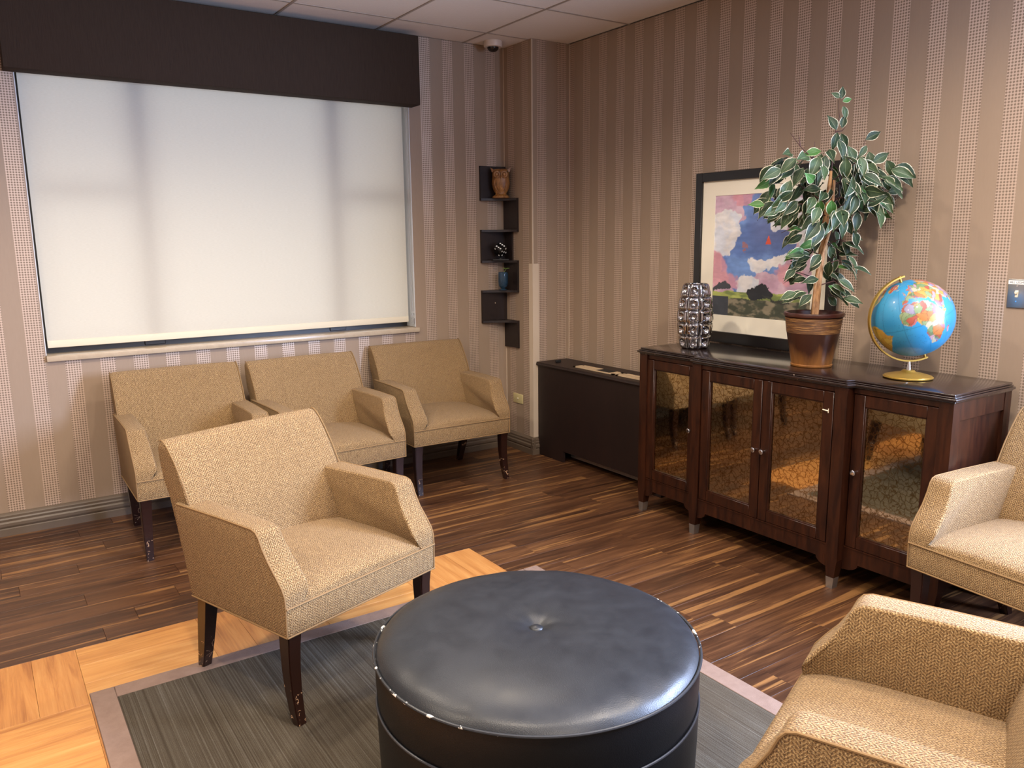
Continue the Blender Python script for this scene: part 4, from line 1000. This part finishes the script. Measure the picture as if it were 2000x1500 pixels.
# owl
ow = thing('owl_figurine', 'carved brown wooden owl on the top board of the corner shelf', 'figurine', (3.035, 4.618, levels[0]+0.0003), R_(-34))
bm = NB(); rings = []
pro = [(0.052, 0.0, 1), (0.058, 0.003, 1), (0.057, 0.012, 1), (0.045, 0.019, 1), (0.037, 0.024, .95), (0.036, 0.030, .9), (0.046, 0.045, .85), (0.056, 0.070, .8), (0.060, 0.095, .8), (0.058, 0.120, .8), (0.056, 0.140, .8), (0.057, 0.155, .78), (0.055, 0.170, .75), (0.050, 0.183, .7), (0.040, 0.190, .6)]
for r, z, k in pro: rings.append([(r*math.cos(2*PI*i/32), r*k*math.sin(2*PI*i/32), z) for i in range(32)])
loft(bm, rings); finish('body', bm, mOwl, ow, smooth=60)
for s in (-1, 1):
    bm = NB(); lathe(bm, [(0.0, 0.010), (0.008, 0.009), (0.011, 0.004), (0.014, 0.006), (0.0225, 0.005), (0.025, 0.0), (0.025, -0.02)], 28)
    bmesh.ops.rotate(bm, verts=bm.verts, cent=(0, 0, 0), matrix=Matrix.Rotation(PI/2, 3, 'X')); bmesh.ops.translate(bm, verts=bm.verts, vec=(s*0.024, -0.043, 0.153)); finish('eye', bm, mOwl, ow, smooth=30)
    bm = NB(); loft(bm, [[(s*0.030, -0.020, 0.176), (s*0.060, -0.012, 0.170), (s*0.052, 0.014, 0.176), (s*0.028, 0.012, 0.182)], [(s*0.052, -0.014, 0.190), (s*0.064, -0.010, 0.186), (s*0.060, 0.002, 0.188), (s*0.050, 0.0, 0.190)], [(s*0.066, -0.010, 0.199), (s*0.0675, -0.009, 0.198), (s*0.067, -0.007, 0.198), (s*0.0655, -0.008, 0.199)]]); finish('ear_tuft', bm, mOwl, ow, smooth=50)
    bm = NB(); tube(bm, [(s*0.020, -0.044, 0.045), (s*0.034, -0.042, 0.065), (s*0.042, -0.038, 0.09), (s*0.040, -0.036, 0.12)], [0.003, 0.004, 0.004, 0.002], 8); finish('wing_ridge', bm, mOwl, ow)
bm = NB(); loft(bm, [[(-0.008, -0.043, 0.150), (0.008, -0.043, 0.150), (0.0, -0.058, 0.146)], [(-0.002, -0.044, 0.124), (0.002, -0.044, 0.124), (0.0, -0.051, 0.123)]]); finish('beak', bm, mOwl, ow, smooth=0)
# die balanced on its corner, on a dark stand
zS = levels[2]+0.0003
dx_, dy_ = 3.020, 4.610
ds = thing('die_stand', 'low black plate under the balanced die on the corner shelf', 'stand', (dx_, dy_, zS))
bm = NB(); box(bm, -0.055, 0.055, -0.035, 0.035, 0.0, 0.009, 0.002, 2); finish('plate', bm, mBlk, ds)
bm = NB(); lathe(bm, [(0.012, 0.009), (0.009, 0.016), (0.004, 0.0175), (0.0, 0.0165)], 16); finish('cup', bm, mBlk, ds)
ds.rotation_euler = (0, 0, R_(-30))
A_ = 0.066
di = thing('die', 'black die with white pips balanced on its corner on the corner shelf', 'die', (dx_, dy_, zS+0.016))
rot = (Matrix.Rotation(R_(-33), 4, 'Z') @ Matrix.Rotation(math.atan(math.sqrt(2))*0.78, 4, 'X') @ Matrix.Rotation(R_(45), 4, 'Z'))
cornz = min((rot @ Vector((a, b, c_))).z for a in (-A_/2, A_/2) for b in (-A_/2, A_/2) for c_ in (-A_/2, A_/2))
base_m = Matrix.Translation((0, 0, -cornz)) @ rot
bm = NB(); box(bm, -A_/2, A_/2, -A_/2, A_/2, -A_/2, A_/2, 0.005, 3); bmesh.ops.transform(bm, matrix=base_m, verts=bm.verts); finish('cube_body', bm, mDie, di)
g_ = 0.018
LAY = {6: [(-g_, -g_), (-g_, 0), (-g_, g_), (g_, -g_), (g_, 0), (g_, g_)], 5: [(-g_, -g_), (-g_, g_), (0, 0), (g_, -g_), (g_, g_)], 3: [(-g_, -g_), (0, 0), (g_, g_)], 1: [(0, 0)], 2: [(-g_, -g_), (g_, g_)], 4: [(-g_, -g_), (-g_, g_), (g_, -g_), (g_, g_)]}
for num, R0 in ((6, Matrix.Identity(4)), (5, Matrix.Rotation(PI/2, 4, 'X')), (3, Matrix.Rotation(-PI/2, 4, 'X')), (4, Matrix.Rotation(PI/2, 4, 'Y')), (2, Matrix.Rotation(-PI/2, 4, 'Y')), (1, Matrix.Rotation(PI, 4, 'X'))):
    for a, b in LAY[num]:
        bm = NB(); lathe(bm, [(0.0, 0.0008), (0.0058, 0.0006), (0.006, -0.001)], 16, (a, b, A_/2)); bmesh.ops.transform(bm, matrix=base_m @ R0, verts=bm.verts); finish('pip', bm, mPip, di)
# small blue glass vase with a sprig
zV = levels[3]+0.0003
bv = thing('bud_vase', 'small blue glass vase with a green sprig on the corner shelf', 'vase', (3.040, 4.612, zV))
bm = NB(); lathe(bm, [(0.0, 0.0), (0.026, 0.0), (0.027, 0.004), (0.012, 0.010), (0.016, 0.016), (0.030, 0.030), (0.034, 0.055), (0.033, 0.105), (0.031, 0.122), (0.029, 0.122), (0.031, 0.1), (0.031, 0.055), (0.025, 0.032), (0.0, 0.024)], 40); finish('glass_body', bm, mBlueGl, bv, smooth=50)
bm = NB(); tube(bm, [(0, 0, 0.03), (0.004, -0.004, 0.12), (0.016, -0.014, 0.143)], 0.0015, 6); finish('stalk', bm, mFlower, bv)
for a in range(6):
    bm = NB(); an = a*PI/3; c_, s_ = math.cos(an), math.sin(an)
    pts = [(0.016, -0.014, 0.143), (0.016+0.012*c_-0.006*s_, -0.014+0.012*s_+0.006*c_, 0.150), (0.016+0.026*c_, -0.014+0.026*s_, 0.148), (0.016+0.012*c_+0.006*s_, -0.014+0.012*s_-0.006*c_, 0.150)]
    vv = [bm.verts.new(p) for p in pts]; bm.faces.new(vv); r = bmesh.ops.extrude_face_region(bm, geom=bm.faces[:]); bmesh.ops.translate(bm, verts=[v for v in r['geom'] if isinstance(v, bmesh.types.BMVert)], vec=(0, 0, 0.001)); finish('petal', bm, mFlower, bv, smooth=0)

# ================================================================== small wall and ceiling fittings
ol = thing('wall_outlet', 'cream blank outlet plate low on the column wall above the baseboard', 'outlet', (CX, 4.546, 0.332))
bm = NB(); box(bm, -0.006, -0.0002, -0.057, 0.057, 0.0, 0.066, 0.002, 2); finish('cover_plate', bm, mBrass, ol)
bm = NB(); tube(bm, [(-0.006, 0, 0.033), (-0.011, 0, 0.033)], 0.006, 12); finish('socket', bm, mIvory, ol)
for s in (-0.04, 0.04):
    bm = NB(); tube(bm, [(-0.006, s, 0.033), (-0.0072, s, 0.033)], 0.003, 10); finish('screw', bm, mBrass, ol)
sw = thing('light_switch', 'steel double light switch plate with taped label on the right wall', 'light switch', (RX, 1.4865, 1.178))
bm = NB(); box(bm, -0.007, -0.0002, -0.058, 0.058, 0.0, 0.114, 0.003, 2); finish('switch_plate', bm, mSteel, sw)
for s in (0.023, -0.023):
    bm = NB(); box(bm, -0.0095, -0.007, s-0.006, s+0.006, 0.042, 0.070, 0.001, 1); finish('toggle_collar', bm, mIvory, sw)
    bm = NB(); box(bm, -0.019, -0.007, s-0.0045, s+0.0045, 0.056, 0.066, 0.0015, 1); finish('toggle', bm, mIvory, sw)
    for z in (0.026, 0.087):
        bm = NB(); tube(bm, [(-0.007, s, z), (-0.0085, s, z)], 0.003, 10); finish('screw', bm, mChrome, sw)
bm = NB(); box(bm, -0.0076, -0.007, -0.050, 0.057, 0.093, 0.108); lb = finish('label_tape', bm, mSign, sw, smooth=0)
cu = bpy.data.curves.new('label_text', 'FONT'); cu.body = 'ALL LIGHTS'; cu.size = 0.0125; cu.extrude = 0.0001; cu.align_x = 'LEFT'; cu.align_y = 'CENTER'
to = bpy.data.objects.new('tmp', cu); COL.objects.link(to); bpy.context.view_layer.update()
tm = bpy.data.meshes.new_from_object(to.evaluated_get(bpy.context.evaluated_depsgraph_get())); bpy.data.objects.remove(to)
tm.materials.clear(); tm.materials.append(mInk); tt = link('label_text', tm, sw)
tt.matrix_local = Matrix.Translation((-0.0079, 0.052, 0.1005)) @ Matrix(((0, 0, -1), (-1, 0, 0), (0, 1, 0))).to_4x4()
cm = thing('security_camera', 'small dome security camera on the ceiling by the corner', 'camera', (2.950, 4.560, ZC-0.0005))
bm = NB(); lathe(bm, [(0.0, 0.0), (0.058, 0.0), (0.059, -0.030), (0.055, -0.036), (0.040, -0.037), (0.0, -0.034)], 40); finish('camera_housing', bm, mWhiteP, cm, smooth=40)
bm = NB(); lathe(bm, [(0.037*math.cos(a*PI/20), -0.036-0.030*math.sin(a*PI/20)) for a in range(0, 10)]+[(0.0, -0.066)], 32); finish('camera_dome', bm, mBlackDome, cm, smooth=80)
# recessed downlights (fittings of the lamps above; outside the frame)
DWH = ['in front of the window, above the leftmost chairs', 'in front of the window, above the middle chair', 'over the left half of the rug', 'over the chair nearest the viewer', 'near the left wall', 'at the back of the room behind the viewer', 'over the right end of the sideboard']
for k, (x, y, e) in enumerate(DOWN):
    dl = thing('downlight', 'round recessed ceiling downlight '+DWH[k], 'ceiling light', (x, y, ZC-0.0035), 0, 'recessed downlights')
    bm = NB(); lathe(bm, [(0.070, 0.0), (0.088, 0.0), (0.086, -0.006), (0.070, -0.003), (0.068, 0.0)], 40); finish('trim_ring', bm, mWhiteP, dl)
    bm = NB(); lathe(bm, [(0.0, 0.0), (0.068, 0.0)], 32); finish('diffuser', bm, mLamp, dl)
print('leaves', nleaf, 'objects', len(bpy.data.objects))
